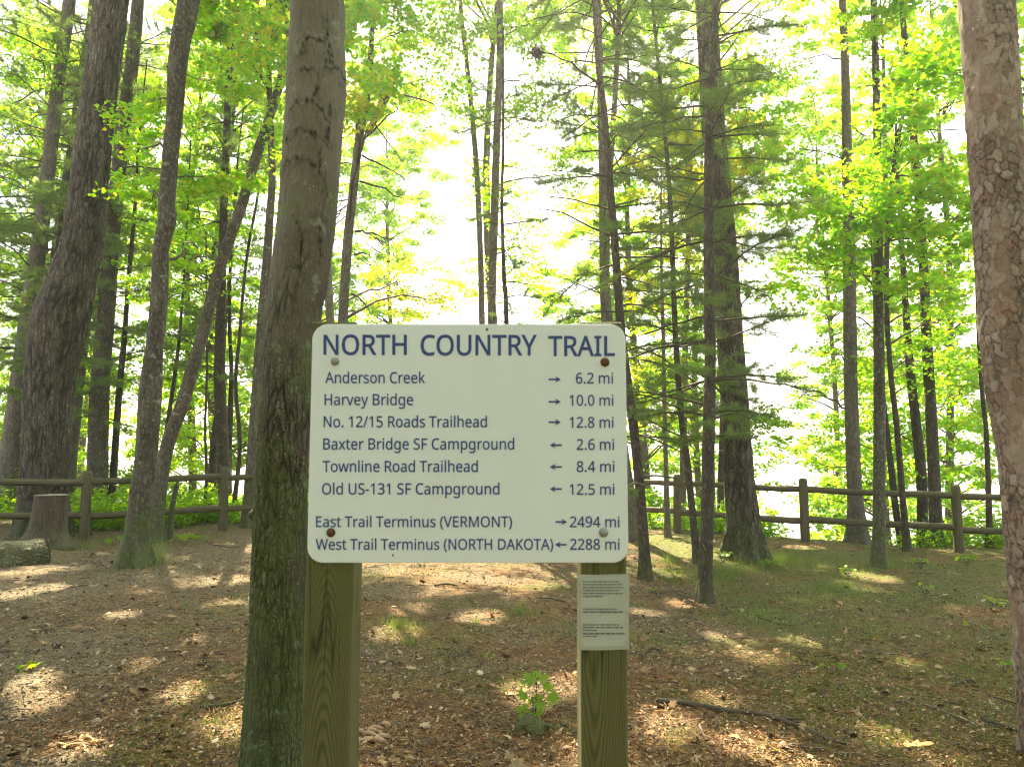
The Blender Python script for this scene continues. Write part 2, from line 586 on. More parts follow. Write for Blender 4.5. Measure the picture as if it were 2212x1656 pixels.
GLYPHS = r'''{" ":[175,[]],"(":[201,[[126,-106,102,-76,81,-43,64,-9,51,28,40,66,33,104,28,144,27,184,28,225,33,265,40,304,51,342,64,379,81,415,102,448,126,480,181,480,159,447,140,413,124,378,110,340,100,302,93,264,88,224,87,185,88,146,93,108,100,70,110,32,124,-5,140,-40,159,-74,181,-106]]],")":[201,[[21,-106,43,-74,62,-40,78,-5,91,32,101,70,109,108,113,146,115,185,113,224,109,264,101,302,91,340,78,378,61,413,42,447,20,480,76,480,100,448,120,415,137,379,151,342,161,304,169,265,173,225,175,184,173,144,169,104,161,66,151,28,137,-9,120,-43,100,-76,76,-106]]],"-":[216,[[27,154,27,206,189,206,189,154]]],".":[180,[[89,-9,60,1,55,8,51,15,49,25,48,36,49,48,51,57,55,65,60,71,89,81,119,71,125,65,129,57,131,48,132,36,131,25,129,15,125,8,119,1]]],"/":[250,[[7,0,185,480,243,480,64,0]]],"0":[384,[[191,-7,153,-3,121,10,93,30,72,59,55,95,43,137,35,186,33,240,34,278,37,313,42,344,49,373,58,399,69,422,83,441,99,458,118,470,140,480,164,485,191,487,229,483,262,471,289,450,312,422,329,386,341,344,349,296,351,240,350,203,347,169,342,137,335,108,326,82,314,59,300,39,284,23,265,10,243,1,219,-5],[191,44,216,47,237,56,255,71,268,92,278,120,286,154,290,194,291,240,290,286,286,326,278,360,268,388,255,409,237,424,216,433,191,437,166,433,145,424,128,409,115,388,105,360,98,326,93,286,92,240,93,194,98,154,105,120,115,93,128,71,145,56,166,47]]],"1":[384,[[181,0,181,335,181,381,183,418,164,400,142,381,91,339,60,379,189,480,238,480,238,0]]],"2":[384,[[32,0,32,49,158,176,219,240,257,296,262,310,266,324,269,339,269,355,268,374,263,390,256,404,246,415,233,424,219,431,203,435,185,436,168,435,152,433,137,429,123,424,69,390,38,430,102,470,121,477,141,482,162,485,185,486,217,484,245,478,270,467,291,452,308,434,320,412,327,387,330,359,329,340,326,322,321,305,314,288,271,224,207,155,107,56,107,54,349,54,349,0]]],"3":[384,[[162,-7,92,-1,30,19,30,75,95,51,163,43,193,45,218,49,239,57,256,68,268,82,277,98,282,117,284,138,282,159,275,176,264,191,249,202,229,211,206,217,180,221,150,222,103,222,103,273,150,273,178,274,202,279,223,287,240,298,253,311,263,326,269,344,271,363,269,380,265,394,257,407,247,417,234,426,219,432,202,435,183,437,165,436,147,434,131,430,117,425,62,396,33,437,96,471,116,478,137,483,159,485,183,486,218,484,248,478,274,467,294,453,311,435,322,415,329,392,331,367,329,344,324,324,316,306,304,290,290,277,273,267,253,258,232,253,232,250,259,245,282,237,302,227,318,214,330,198,339,179,344,159,346,136,345,116,341,97,335,79,326,62,315,47,302,33,285,21,266,11,245,3,220,-2,192,-6]]],"4":[384,[[244,0,244,109,14,109,14,159,240,482,301,482,301,162,371,162,371,109,301,109,301,0],[72,162,244,162,244,313,245,372,247,419,244,419,231,392,216,367]]],"5":[384,[[167,-7,97,0,42,19,42,75,101,52,167,44,192,45,215,50,235,58,253,69,267,83,277,101,283,122,285,147,284,169,278,189,269,205,257,219,240,230,219,238,194,243,165,244,122,241,83,234,54,253,72,480,312,480,312,426,122,426,111,287,142,291,185,294,220,292,251,285,279,273,302,257,321,237,335,213,343,185,346,153,343,118,334,87,319,59,299,36,273,17,242,4,207,-4]]],"6":[384,[[200,-7,178,-5,157,-1,137,6,118,16,100,29,84,45,71,64,59,86,49,111,42,139,38,170,37,205,46,307,51,331,59,354,68,376,79,397,92,417,108,434,125,449,146,462,169,473,195,480,224,485,257,486,288,485,316,480,316,430,288,436,258,438,236,437,215,434,197,429,181,422,166,414,153,404,142,393,132,380,124,366,117,351,111,335,106,318,96,244,100,244,109,255,119,266,130,275,143,284,158,291,174,296,193,299,214,300,243,298,270,291,294,279,314,262,331,241,343,216,350,187,353,154,350,119,342,87,329,60,311,36,289,17,263,4,233,-4],[199,43,220,45,238,50,254,58,268,70,279,86,288,105,293,128,294,154,293,176,288,195,281,212,271,227,258,239,242,247,223,252,201,254,186,253,172,251,159,246,146,241,135,234,126,226,117,217,110,208,104,197,100,187,98,177,97,166,108,108,115,95,122,82,132,71,142,61,155,53,168,48,183,44]]],"8":[384,[[193,-7,157,-5,125,2,98,12,75,27,56,46,43,68,36,93,33,122,34,138,36,153,41,167,47,179,83,221,132,251,115,261,100,273,86,285,73,299,62,314,54,332,50,351,48,372,50,390,53,406,59,421,67,434,77,446,89,456,103,465,118,473,135,479,153,483,171,485,191,486,222,484,249,479,273,470,295,457,312,440,325,421,333,398,335,371,334,357,332,344,328,332,323,321,289,283,244,254,298,222,336,181,342,168,347,155,350,140,351,124,348,96,340,70,327,48,308,29,285,13,258,2,228,-5],[194,277,253,312,263,324,271,337,275,352,277,369,275,385,271,399,263,411,253,421,240,429,226,434,209,437,191,439,173,437,157,434,143,429,130,421,120,411,112,399,108,385,106,369,107,357,109,347,113,337,118,328,150,299],[192,40,215,42,235,46,253,53,267,63,278,76,286,90,291,106,293,124,291,140,286,156,277,169,265,182,250,193,233,203,214,213,192,222,181,226,160,217,142,206,127,195,114,183,104,170,96,155,92,139,91,122,92,105,97,90,105,76,116,63,130,53,147,46,168,42]]],"9":[384,[[129,-7,98,-5,69,0,69,50,128,42,150,43,171,46,189,50,205,57,220,66,233,75,244,86,254,99,262,113,269,128,275,144,280,161,289,235,285,235,277,224,267,214,256,204,243,196,228,189,211,183,192,180,171,179,142,182,115,189,92,201,72,217,55,238,43,263,36,292,34,324,35,349,38,371,44,392,53,411,63,428,76,443,90,456,106,467,124,475,143,481,164,485,187,486,209,485,230,480,250,473,269,463,287,450,302,434,316,415,328,393,337,368,344,340,348,309,349,275,340,173,335,149,327,125,318,103,307,82,294,63,279,46,261,31,240,17,217,7,191,-1,161,-5],[184,226,200,226,214,229,227,233,240,239,251,246,261,254,269,262,276,272,282,282,286,292,289,303,289,314,278,371,272,384,264,397,254,408,244,418,232,426,218,432,203,435,187,437,167,435,149,430,133,421,119,409,107,393,99,374,94,351,92,325,93,303,98,284,105,267,115,252,127,241,143,232,162,227]]],"A":[429,[[0,0,187,482,242,482,428,0,366,0,308,148,118,148,61,0],[138,202,290,202,236,347,230,367,221,396,214,419,203,378,193,347]]],"B":[437,[[65,0,65,480,202,480,244,478,281,473,312,465,338,453,358,437,373,417,381,391,384,361,383,340,378,322,371,305,361,290,348,278,332,268,314,260,293,255,293,251,348,234,359,227,369,218,378,209,386,197,392,185,397,170,399,154,400,136,397,106,389,79,375,55,356,36,331,20,303,9,270,2,234,0],[126,275,214,275,243,277,266,280,285,286,299,295,309,306,316,320,320,336,322,354,320,372,315,388,306,401,294,411,278,418,258,424,233,427,205,428,126,428],[126,51,222,51,252,53,276,57,296,65,311,76,322,89,330,105,334,122,336,141,334,159,329,175,321,189,310,202,294,212,274,219,248,224,218,225,126,225]]],"C":[424,[[261,-7,226,-5,194,1,165,10,139,24,116,40,96,60,79,83,65,109,55,139,47,170,42,204,41,240,43,276,48,309,56,340,67,368,82,395,100,418,121,438,146,455,173,469,203,478,236,484,271,486,308,484,342,479,374,470,404,458,379,407,330,425,271,433,234,430,202,420,173,404,149,381,130,353,116,320,108,282,105,240,107,197,115,160,128,127,146,98,169,76,198,59,231,50,270,46,330,52,385,65,385,13,329,-2]]],"D":[490,[[65,0,65,480,213,480,248,478,281,473,311,464,338,453,363,438,385,419,404,398,420,374,433,346,442,315,447,282,449,244,445,187,433,138,412,96,383,61,347,35,304,15,255,4,199,0],[126,52,191,52,276,64,337,99,373,159,385,242,383,287,374,326,359,358,338,383,312,403,281,417,245,425,204,428,126,428]]],"E":[373,[[65,0,65,480,333,480,333,426,126,426,126,277,321,277,321,224,126,224,126,53,333,53,333,0]]],"F":[349,[[65,0,65,480,333,480,333,426,126,426,126,257,320,257,320,203,126,203,126,0]]],"H":[498,[[65,0,65,480,126,480,126,277,371,277,371,480,432,480,432,0,371,0,371,224,126,224,126,0]]],"I":[228,[[27,0,27,35,83,48,83,431,27,445,27,480,200,480,200,445,144,431,144,48,200,35,200,0]]],"K":[416,[[65,0,65,480,126,480,126,243,167,289,208,334,338,480,408,480,218,271,416,0,345,0,175,229,126,186,126,0]]],"L":[352,[[65,0,65,480,126,480,126,54,335,54,335,0]]],"M":[609,[[65,0,65,480,154,480,302,87,305,87,455,480,544,480,544,0,484,0,484,295,486,364,489,420,486,420,326,0,277,0,119,420,116,420,120,364,121,291,121,0]]],"N":[510,[[65,0,65,480,135,480,391,83,394,83,392,115,390,162,389,209,389,480,445,480,445,0,375,0,118,398,116,398,119,340,121,268,121,0]]],"O":[525,[[263,-7,227,-5,194,1,165,11,139,24,116,41,96,61,79,84,65,111,55,140,47,171,42,205,41,241,42,277,47,310,55,341,65,370,79,396,96,419,116,439,139,456,165,470,195,479,227,485,263,487,298,485,329,479,358,470,384,456,407,440,427,420,444,397,458,370,469,341,477,310,482,277,484,240,482,204,477,171,469,139,458,110,444,84,427,61,407,41,384,24,358,11,329,1,297,-5],[263,46,301,49,333,59,361,75,382,98,399,126,410,159,417,198,420,240,417,283,410,321,399,354,382,382,361,405,334,421,301,431,263,434,225,431,193,421,165,405,143,382,126,354,114,321,107,283,105,240,107,198,114,159,126,126,143,98,165,75,192,59,225,49]]],"R":[418,[[65,0,65,480,197,480,239,477,275,471,305,460,329,446,348,426,361,403,369,375,372,343,371,325,369,308,364,293,358,279,350,267,342,256,332,247,322,239,276,215,408,0,337,0,221,198,126,198,126,0],[126,249,197,249,225,251,248,255,267,262,283,272,294,285,303,301,308,319,310,340,308,362,303,381,294,396,281,407,265,416,245,422,222,426,194,427,126,427]]],"S":[369,[[166,-7,91,-1,34,16,34,74,94,54,169,46,194,47,216,51,234,57,249,66,261,78,270,91,275,106,277,123,267,163,232,192,164,222,135,233,110,246,89,261,72,276,58,294,48,314,42,338,40,364,42,382,45,400,51,415,60,429,70,442,83,454,97,463,114,471,132,478,151,483,172,485,193,486,266,479,326,459,307,408,253,426,192,433,171,432,153,428,137,422,124,414,114,404,107,392,103,378,101,363,111,323,144,294,206,267,278,233,291,224,303,214,314,203,322,191,329,178,333,163,336,146,337,128,334,98,326,72,311,48,291,29,266,13,236,2,203,-4]]],"T":[373,[[156,0,156,426,7,426,7,480,366,480,366,426,217,426,217,0]]],"U":[491,[[243,-7,201,-4,164,5,133,21,107,42,87,68,72,98,63,133,60,171,60,480,121,480,121,169,123,141,129,117,138,96,152,78,170,64,191,54,217,48,246,46,277,48,303,54,324,65,341,80,354,99,363,120,368,143,370,169,370,480,430,480,430,169,429,145,425,122,418,100,410,80,398,61,384,44,368,29,348,16,326,6,301,-1,274,-5]]],"V":[403,[[171,0,0,480,63,480,171,172,189,117,201,67,214,117,232,173,339,480,403,480,232,0]]],"W":[625,[[135,0,8,480,71,480,146,187,160,127,169,73,179,130,194,190,279,480,341,480,429,188,445,127,455,73,465,127,479,187,553,480,616,480,488,0,427,0,334,314,323,353,314,388,310,409,303,372,287,312,196,0]]],"Y":[380,[[160,0,160,183,0,480,66,480,190,244,315,480,380,480,220,186,220,0]]],"a":[377,[[144,-7,121,-5,100,0,80,8,63,19,49,34,39,52,33,74,31,100,34,125,41,148,55,167,73,183,97,196,127,206,162,212,203,215,265,217,265,238,263,259,260,277,254,290,245,301,234,309,222,314,207,317,190,318,136,310,89,291,71,335,126,357,193,366,224,364,251,359,273,350,291,337,305,321,314,300,320,275,322,245,322,0,279,0,268,51,265,51,253,37,241,25,229,15,216,7,202,1,185,-3,166,-6],[158,41,180,43,200,47,218,55,234,66,247,80,256,98,262,119,264,144,264,176,211,174,180,172,154,167,133,161,118,152,107,142,98,130,94,116,92,99,93,85,97,73,102,63,110,55,120,49,132,44,144,42]]],"d":[413,[[185,-7,153,-4,124,5,99,20,77,40,60,66,47,98,39,136,37,179,39,223,47,261,60,293,78,319,100,340,125,355,153,364,185,367,205,366,223,363,239,358,254,351,297,314,301,314,299,339,297,367,297,510,356,510,356,0,308,0,300,48,297,48,288,37,278,27,267,18,254,9,239,2,223,-3,205,-6],[194,42,221,44,243,50,261,60,274,74,284,91,292,113,296,138,298,168,298,179,296,210,292,238,285,262,275,282,262,297,244,309,221,315,193,318,171,315,152,308,135,296,122,280,111,259,104,235,100,208,98,178,100,148,104,121,111,98,122,78,135,62,152,51,171,45]]],"e":[379,[[210,-7,185,-5,162,-2,140,5,120,14,101,26,85,40,71,57,59,76,49,98,42,122,38,149,37,177,38,206,42,232,48,257,57,279,68,299,81,316,96,331,112,344,131,354,151,361,173,365,196,367,218,365,239,362,258,355,276,347,291,335,305,322,317,307,327,290,335,271,340,250,343,228,345,204,345,169,98,169,101,140,107,115,116,93,129,76,146,62,165,52,188,46,213,44,274,50,328,69,328,17,274,-1],[99,216,283,216,281,237,277,257,271,274,262,290,250,302,234,311,216,317,195,318,175,317,158,312,142,303,129,291,118,276,109,259,103,238]]],"g":[413,[[195,-161,157,-160,123,-155,92,-148,65,-138,65,-84,93,-96,125,-105,160,-110,198,-112,220,-110,240,-105,256,-97,271,-85,283,-70,291,-53,296,-33,298,-11,298,3,298,27,300,48,297,48,276,24,251,7,221,-3,185,-7,152,-4,123,6,98,21,76,42,59,69,47,101,39,138,37,179,39,220,47,256,59,288,76,316,98,338,123,354,152,364,185,367,202,366,219,363,234,359,249,353,263,346,275,336,287,325,298,312,301,312,309,360,356,360,356,-6,353,-42,346,-74,334,-100,317,-122,294,-139,267,-151,233,-159],[194,42,219,43,241,49,259,58,273,71,284,88,292,109,297,135,298,165,298,179,297,214,292,243,284,267,273,285,258,299,240,309,218,315,193,317,172,315,153,308,137,297,123,281,112,261,104,237,100,210,98,179,100,147,104,120,112,96,123,77,136,61,153,50,172,44]]],"h":[415,[[57,0,57,510,116,510,116,361,113,310,117,310,126,323,137,334,150,344,164,352,179,358,195,362,212,365,229,366,260,364,287,358,309,348,328,335,342,317,352,294,359,267,361,234,361,0,302,0,302,230,297,268,282,295,257,312,222,317,194,315,171,309,152,298,139,283,129,264,122,242,118,216,116,186,116,0]]],"i":[173,[[87,420,62,429,58,434,55,441,53,449,52,457,53,466,55,474,58,481,62,486,87,495,111,486,116,481,119,474,121,466,122,457,121,449,119,441,116,434,111,429],[57,0,57,360,116,360,116,0]]],"k":[359,[[57,0,57,510,116,510,116,244,115,216,113,185,116,185,128,201,144,221,158,238,273,360,343,360,197,206,353,0,281,0,156,168,116,132,116,0]]],"l":[173,[[57,0,57,510,116,510,116,0]]],"m":[628,[[57,0,57,360,105,360,113,311,117,311,126,324,137,336,149,345,162,353,177,359,192,363,207,366,223,367,262,363,293,352,317,333,333,306,336,306,346,321,358,333,371,344,386,352,402,358,418,363,435,366,452,367,481,365,505,359,526,349,543,335,557,317,566,295,572,267,574,234,574,0,515,0,515,232,511,269,497,296,474,312,442,317,418,315,397,309,380,300,367,287,357,270,350,250,346,226,345,199,345,0,286,0,286,232,281,269,268,296,245,312,212,317,187,315,166,309,150,298,137,283,128,265,121,242,117,216,116,187,116,0]]],"n":[415,[[57,0,57,360,105,360,113,311,117,311,126,324,138,336,151,345,165,353,181,359,197,363,213,366,230,367,261,365,287,359,309,349,328,335,342,317,352,295,359,267,361,234,361,0,302,0,302,230,297,268,282,295,257,312,222,317,194,315,171,309,153,298,139,283,129,265,122,242,118,216,116,187,116,0]]],"o":[406,[[202,-7,179,-5,157,-1,136,6,117,15,100,27,84,42,70,59,58,79,49,101,42,125,38,152,37,181,40,223,48,260,62,292,82,318,106,339,135,355,168,364,204,367,228,365,250,361,271,354,290,345,308,333,324,318,337,301,349,282,358,260,365,236,369,209,370,181,367,139,359,101,345,69,325,42,300,21,271,6,239,-4],[203,42,229,45,251,52,269,63,283,80,295,100,303,123,307,150,309,181,307,211,303,238,295,261,283,281,269,297,251,308,229,315,203,317,177,315,155,308,137,297,123,281,112,261,104,238,100,211,98,181,100,150,104,123,112,100,123,80,138,63,156,52,178,45]]],"p":[413,[[57,-161,57,360,105,360,113,311,116,311,125,322,135,333,146,342,158,351,173,358,189,363,208,366,228,367,260,364,288,355,314,341,335,320,353,294,366,262,374,224,376,181,374,137,366,100,353,68,335,41,313,20,288,5,260,-4,228,-7,208,-6,190,-3,173,2,159,9,116,46,112,46,115,17,116,-13,116,-161],[219,42,235,43,249,47,262,53,273,60,283,70,291,82,299,95,305,110,315,181,313,211,309,237,302,260,291,280,278,296,261,308,241,315,218,317,192,315,171,309,153,300,140,286,130,269,123,247,118,222,116,192,116,181,118,149,122,122,128,98,138,78,151,63,169,51,192,45]]],"r":[277,[[57,0,57,360,105,360,112,294,115,294,124,308,135,322,147,334,160,345,174,355,190,361,207,365,225,367,247,366,267,363,260,308,241,312,221,313,207,312,194,309,182,304,169,298,158,290,147,280,138,268,131,256,124,241,120,226,117,210,116,192,116,0]]],"s":[322,[[148,-7,83,-1,35,16,35,70,87,50,149,41,170,42,188,45,203,49,214,55,223,63,229,72,233,83,234,94,227,118,200,140,146,164,86,191,48,223,42,233,38,244,35,257,34,271,37,293,44,312,55,328,72,342,92,353,115,360,140,365,169,367,231,360,284,343,264,296,216,312,165,318,148,318,133,315,120,312,110,307,101,300,95,293,92,284,91,275,99,249,129,229,183,206,242,180,279,147,284,137,288,126,291,113,291,99,289,75,282,53,270,35,253,20,231,8,207,0,179,-5]]],"t":[242,[[167,-7,115,3,104,9,94,16,85,26,77,37,70,50,65,66,63,84,62,105,62,314,11,314,11,343,62,366,86,443,121,443,121,360,225,360,225,314,121,314,121,106,122,91,125,77,130,66,137,57,145,51,155,46,165,43,177,42,205,44,228,49,228,4,201,-4]]],"u":[415,[[184,-7,153,-5,127,1,104,11,86,25,72,42,61,65,55,92,53,124,53,360,113,360,113,128,118,91,133,64,158,48,193,42,220,44,243,51,262,61,276,76,286,95,293,117,297,143,299,173,299,360,358,360,358,0,310,0,301,48,298,48,289,35,277,23,264,14,250,6,234,1,218,-3,201,-6]]],"v":[341,[[136,0,0,360,63,360,140,148,151,115,162,80,169,52,171,52,179,81,190,116,201,148,278,360,341,360,204,0]]],"w":[528,[[106,1,7,361,69,361,118,169,132,110,142,61,144,61,151,89,159,125,169,158,232,361,297,361,359,158,373,108,383,62,385,62,395,108,410,169,460,361,520,361,420,1,351,1,289,203,274,258,265,299,262,299,253,258,238,203,173,1]]],"x":[355,[[12,0,142,184,18,360,85,360,178,224,270,360,336,360,212,184,343,0,276,0,178,144,79,0]]],"y":[343,[[56,-161,28,-160,7,-156,7,-109,25,-111,47,-113,62,-112,75,-108,87,-103,97,-95,106,-86,114,-75,121,-63,127,-49,146,-1,1,360,64,360,142,155,160,104,172,57,175,57,187,101,206,156,279,360,343,360,187,-50,177,-74,166,-96,153,-115,139,-131,122,-144,103,-154,81,-159]]]}'''
# ------------------------------------------------------------------ ground, water
def axis(knots):
    out = []
    for (a, b, s) in knots:
        out += list(np.arange(a, b, s))
    return np.array(out + [knots[-1][1]])


gx = axis([(-400, -60, 40), (-60, -24, 3), (-24, -10, .5), (-10, 10, .09), (10, 24, .5), (24, 60, 3), (60, 400, 40)])
gy = axis([(-300, -20, 40), (-20, 1.5, 1.2), (1.5, 17.5, .09), (17.5, 45, .8), (45, 60, 3)])
X, Y_ = np.meshgrid(gx, gy, indexing='ij')
q = np.stack([X, Y_, 0 * X], -1)
Z = gz(X, Y_) + .022 * (fbm(q * 5, 3, 21) - .5) + .016 * (fbm(q * 14, 2, 22) - .5)
mb = MB()
ni, nj = X.shape
i, j = np.meshgrid(np.arange(ni - 1), np.arange(nj - 1), indexing='ij')
mb.add(np.stack([X, Y_, Z], -1), np.stack([i * nj + j, (i + 1) * nj + j, (i + 1) * nj + j + 1, i * nj + j + 1], -1).reshape(-1, 4))
m, nt, p = mat('forest_floor')
t = NT(nt)
c0 = t.coord()
n1, n2, n3 = t.noise(c0, .55, 5, .6), t.noise(c0, 2.3, 5, .65), t.noise(c0, 28, 6, .7)
n4 = t.noise(c0, 95, 4, .75)
n5 = t.noise(c0, 13, 5, .7)
vor = t.voro(t.warp(c0, 30, .02), 55, 'F1', 'Color')
sc_ = t.n('ShaderNodeSeparateColor')
t.l(vor, sc_.inputs[0])
grit = t.ramp(sc_.outputs[0], [(0, (.05, .038, .018)), (.3, (.14, .10, .05)), (.65, (.27, .195, .10)), (.9, (.40, .31, .18)), (1, (.52, .44, .30))])
soil = t.mix(t.ramp(n2, [(.38, 0.0), (.62, 1.0)]), (.145, .108, .05), (.30, .21, .096))
soil = t.mix(.5, soil, grit)
rust = t.mix(t.math('MULTIPLY', t.ramp(t.noise(c0, 1.1, 5, .65), [(.45, 0.0), (.6, 1.0)]), .8), soil, (.34, .175, .06))
sepg = t.n('ShaderNodeSeparateXYZ')
t.l(c0, sepg.inputs[0])
pth = t.n('ShaderNodeMapRange')           # trodden gravelly path on the left
t.l(t.math('ADD', sepg.outputs[0], t.math('MULTIPLY', t.math('SUBTRACT', n1, .5), 4.0)), pth.inputs[0])
pth.inputs[1].default_value = -.9
pth.inputs[2].default_value = -2.2
pth.inputs[3].default_value = 0
pth.inputs[4].default_value = .75
floor_c = t.mix(pth.outputs[0], rust, t.mix(.55, grit, (.28, .245, .15)))
mossm = t.n('ShaderNodeMapRange')         # moss and turf grow right of the path
t.l(sepg.outputs[0], mossm.inputs[0])
mossm.inputs[1].default_value = -.5
mossm.inputs[2].default_value = 2.5
mossm.inputs[3].default_value = -.10
mossm.inputs[4].default_value = .10
mm = t.ramp(t.math('ADD', t.noise(c0, .9, 5, .62), mossm.outputs[0]), [(.50, 0.0), (.60, .85)])
floor_c = t.mix(mm, floor_c, t.mix(n3, (.08, .125, .012), (.21, .245, .035)))
floor_c = t.mix(t.ramp(n4, [(.40, .8), (.56, 0.0)]), floor_c, (.028, .023, .014))  # dark hollows: shade between litter bits put into the colour
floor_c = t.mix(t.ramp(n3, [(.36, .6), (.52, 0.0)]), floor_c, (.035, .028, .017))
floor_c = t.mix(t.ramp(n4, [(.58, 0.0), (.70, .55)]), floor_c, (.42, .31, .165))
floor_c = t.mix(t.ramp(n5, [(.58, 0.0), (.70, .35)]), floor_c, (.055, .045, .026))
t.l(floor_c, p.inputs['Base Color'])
p.inputs['Roughness'].default_value = .95
hh = t.math('ADD', t.math('MULTIPLY', n3, 1.2), t.math('ADD', t.math('MULTIPLY', n4, .5), t.math('MULTIPLY', sc_.outputs[0], .35)))
t.l(t.bump(hh, .04, 1.0), p.inputs['Normal'])
ground = tag(mb.build('ground', m), kind='structure')

wm = MB()
wm.add([(-3000, 14, -9), (3000, 14, -9), (3000, 4500, -9), (-3000, 4500, -9)], [(0, 1, 2, 3)])
m, nt, p = mat('lake_water')
t = NT(nt)
p.inputs['Base Color'].default_value = (.03, .05, .045, 1)
p.inputs['Roughness'].default_value = .08
p.inputs['Specular IOR Level'].default_value = .6
t.l(t.bump(t.noise(t.coord((.8, .8, .8)), 1.0, 5), .25, .6), p.inputs['Normal'])
tag(wm.build('water', m, smooth=False), kind='structure')

# ------------------------------------------------------------------ the sign
GL = json.loads(GLYPHS)
YS = 1.42


def embolden(a, d):
    """move every corner of an outline outwards by d font units (filled side lies on the right)"""
    a = a[np.linalg.norm(np.roll(a, -1, 0) - a, axis=1) > 4.5]
    e = np.roll(a, -1, 0) - a
    e /= np.linalg.norm(e, axis=1)[:, None] + 1e-9
    nrm = np.column_stack([-e[:, 1], e[:, 0]])
    p = np.roll(nrm, 1, 0)
    s = nrm + p
    k = np.maximum(np.sum(s * s, 1) / 2, .35)
    return a + d * s / k[:, None]


def text_polys(s, x0, x1, base, cap, Yp, bold=5.0, slope=0.0):
    """one line of lettering as filled flat outlines, from x0 to x1 in close-up picture units"""
    adv = 0
    VV, FF, nv = [], [], 0
    for ch in s:
        w, polys = GL[ch]
        if polys:
            cu = bpy.data.curves.new('lettering', 'CURVE')
            cu.dimensions = '2D'
            cu.fill_mode = 'FRONT'
            for q in polys:
                a = np.array(q, float).reshape(-1, 2)
                a = embolden(a + .9 * np.sin(np.arange(len(a) * 2).reshape(-1, 2) * 2.4 + len(a)), bold)
                sp = cu.splines.new('POLY')
                sp.points.add(len(a) - 1)
                sp.points.foreach_set('co', np.column_stack([a / 100.0, np.zeros(len(a)), np.ones(len(a))]).ravel())
                sp.use_cyclic_u = True
            ob = bpy.data.objects.new('lettering', cu)
            me = ob.to_mesh()
            v = np.array([v.co[:2] for v in me.vertices]) * 100
            FF += [tuple(k + nv for k in pl.vertices) for pl in me.polygons]
            nv += len(v)
            VV.append(v + [adv, 0])
            ob.to_mesh_clear()
            bpy.data.objects.remove(ob)
            bpy.data.curves.remove(cu)
        adv += w
    V, F = np.concatenate(VV), FF
    lo, hi = V[:, 0].min(), V[:, 0].max()
    px = x0 + (V[:, 0] - lo) / (hi - lo) * (x1 - x0)
    py = base - V[:, 1] / 482.0 * cap + slope * (px - x0)
    W = np.array([at(648 + .3696 * a, 648 + .3696 * b, Yp) for a, b in zip(px, py)])
    return W, F


ROOT = empty('trail_sign', (0, YS, float(gz(0, YS))), 'white rounded trail sign with blue lettering on two square wooden posts', 'sign')
O0 = np.array(ROOT.location)
c = [at(675, 698, YS), at(1353.5, 702, YS), at(1355, 1215, YS), at(663.5, 1215, YS)]
xl, xr = (c[0][0] + c[3][0]) / 2, (c[1][0] + c[2][0]) / 2
zt, zb = (c[0][2] + c[1][2]) / 2, (c[2][2] + c[3][2]) / 2
outl = []
rad = .030
for (cx, cz, a0) in ((xr - rad, zt - rad, 0), (xl + rad, zt - rad, 90), (xl + rad, zb + rad, 180), (xr - rad, zb + rad, 270)):
    for k in range(13):
        a = R(a0 + k * 7.5)
        outl.append((cx + rad * math.cos(a), cz + rad * math.sin(a)))
outl = np.array(outl)
n = len(outl)
cen = outl.mean(0)
ins = cen + (outl - cen) * (1 - .0012 / np.linalg.norm(outl - cen, axis=1))[:, None]
pb = MB()
ring = lambda q, y: np.column_stack([q[:, 0], np.full(n, y), q[:, 1]])
V = np.concatenate([ring(ins, YS), ring(outl, YS + .0008), ring(outl, YS + .0032)])
idx = np.arange(n)
nx = (idx + 1) % n
pb.add(V, np.concatenate([np.stack([idx, idx + n, nx + n, nx], 1), np.stack([idx + n, idx + 2 * n, nx + 2 * n, nx + n], 1)]))
pb.add(V[:n], [list(range(n))[::-1]])
pb.add(V[2 * n:], [list(range(n))])
m, nt, p = mat('sign_white')
t = NT(nt)
sm1 = t.ramp(t.noise(t.coord((9, 9, 3)), 1.0, 5, .65), [(.4, 0.0), (.8, 1.0)])
sm2 = t.ramp(t.noise(t.coord(), 45, 3), [(.66, 0.0), (.78, 1.0)])
cc = t.mix(t.math('MULTIPLY', sm1, .35), (.60, .67, .71), (.52, .575, .585))
cc = t.mix(t.math('MULTIPLY', sm2, .12), cc, (.45, .46, .38))
t.l(cc, p.inputs['Base Color'])
p.inputs['Roughness'].default_value = .38
p.inputs['Specular IOR Level'].default_value = .4
panel = pb.build('panel', m, ROOT, smooth=False, origin=O0)
blue = plain('blue_vinyl', (.032, .062, .22), .5, 0, .25, 60, (.055, .09, .26))
YL = YS - .0007
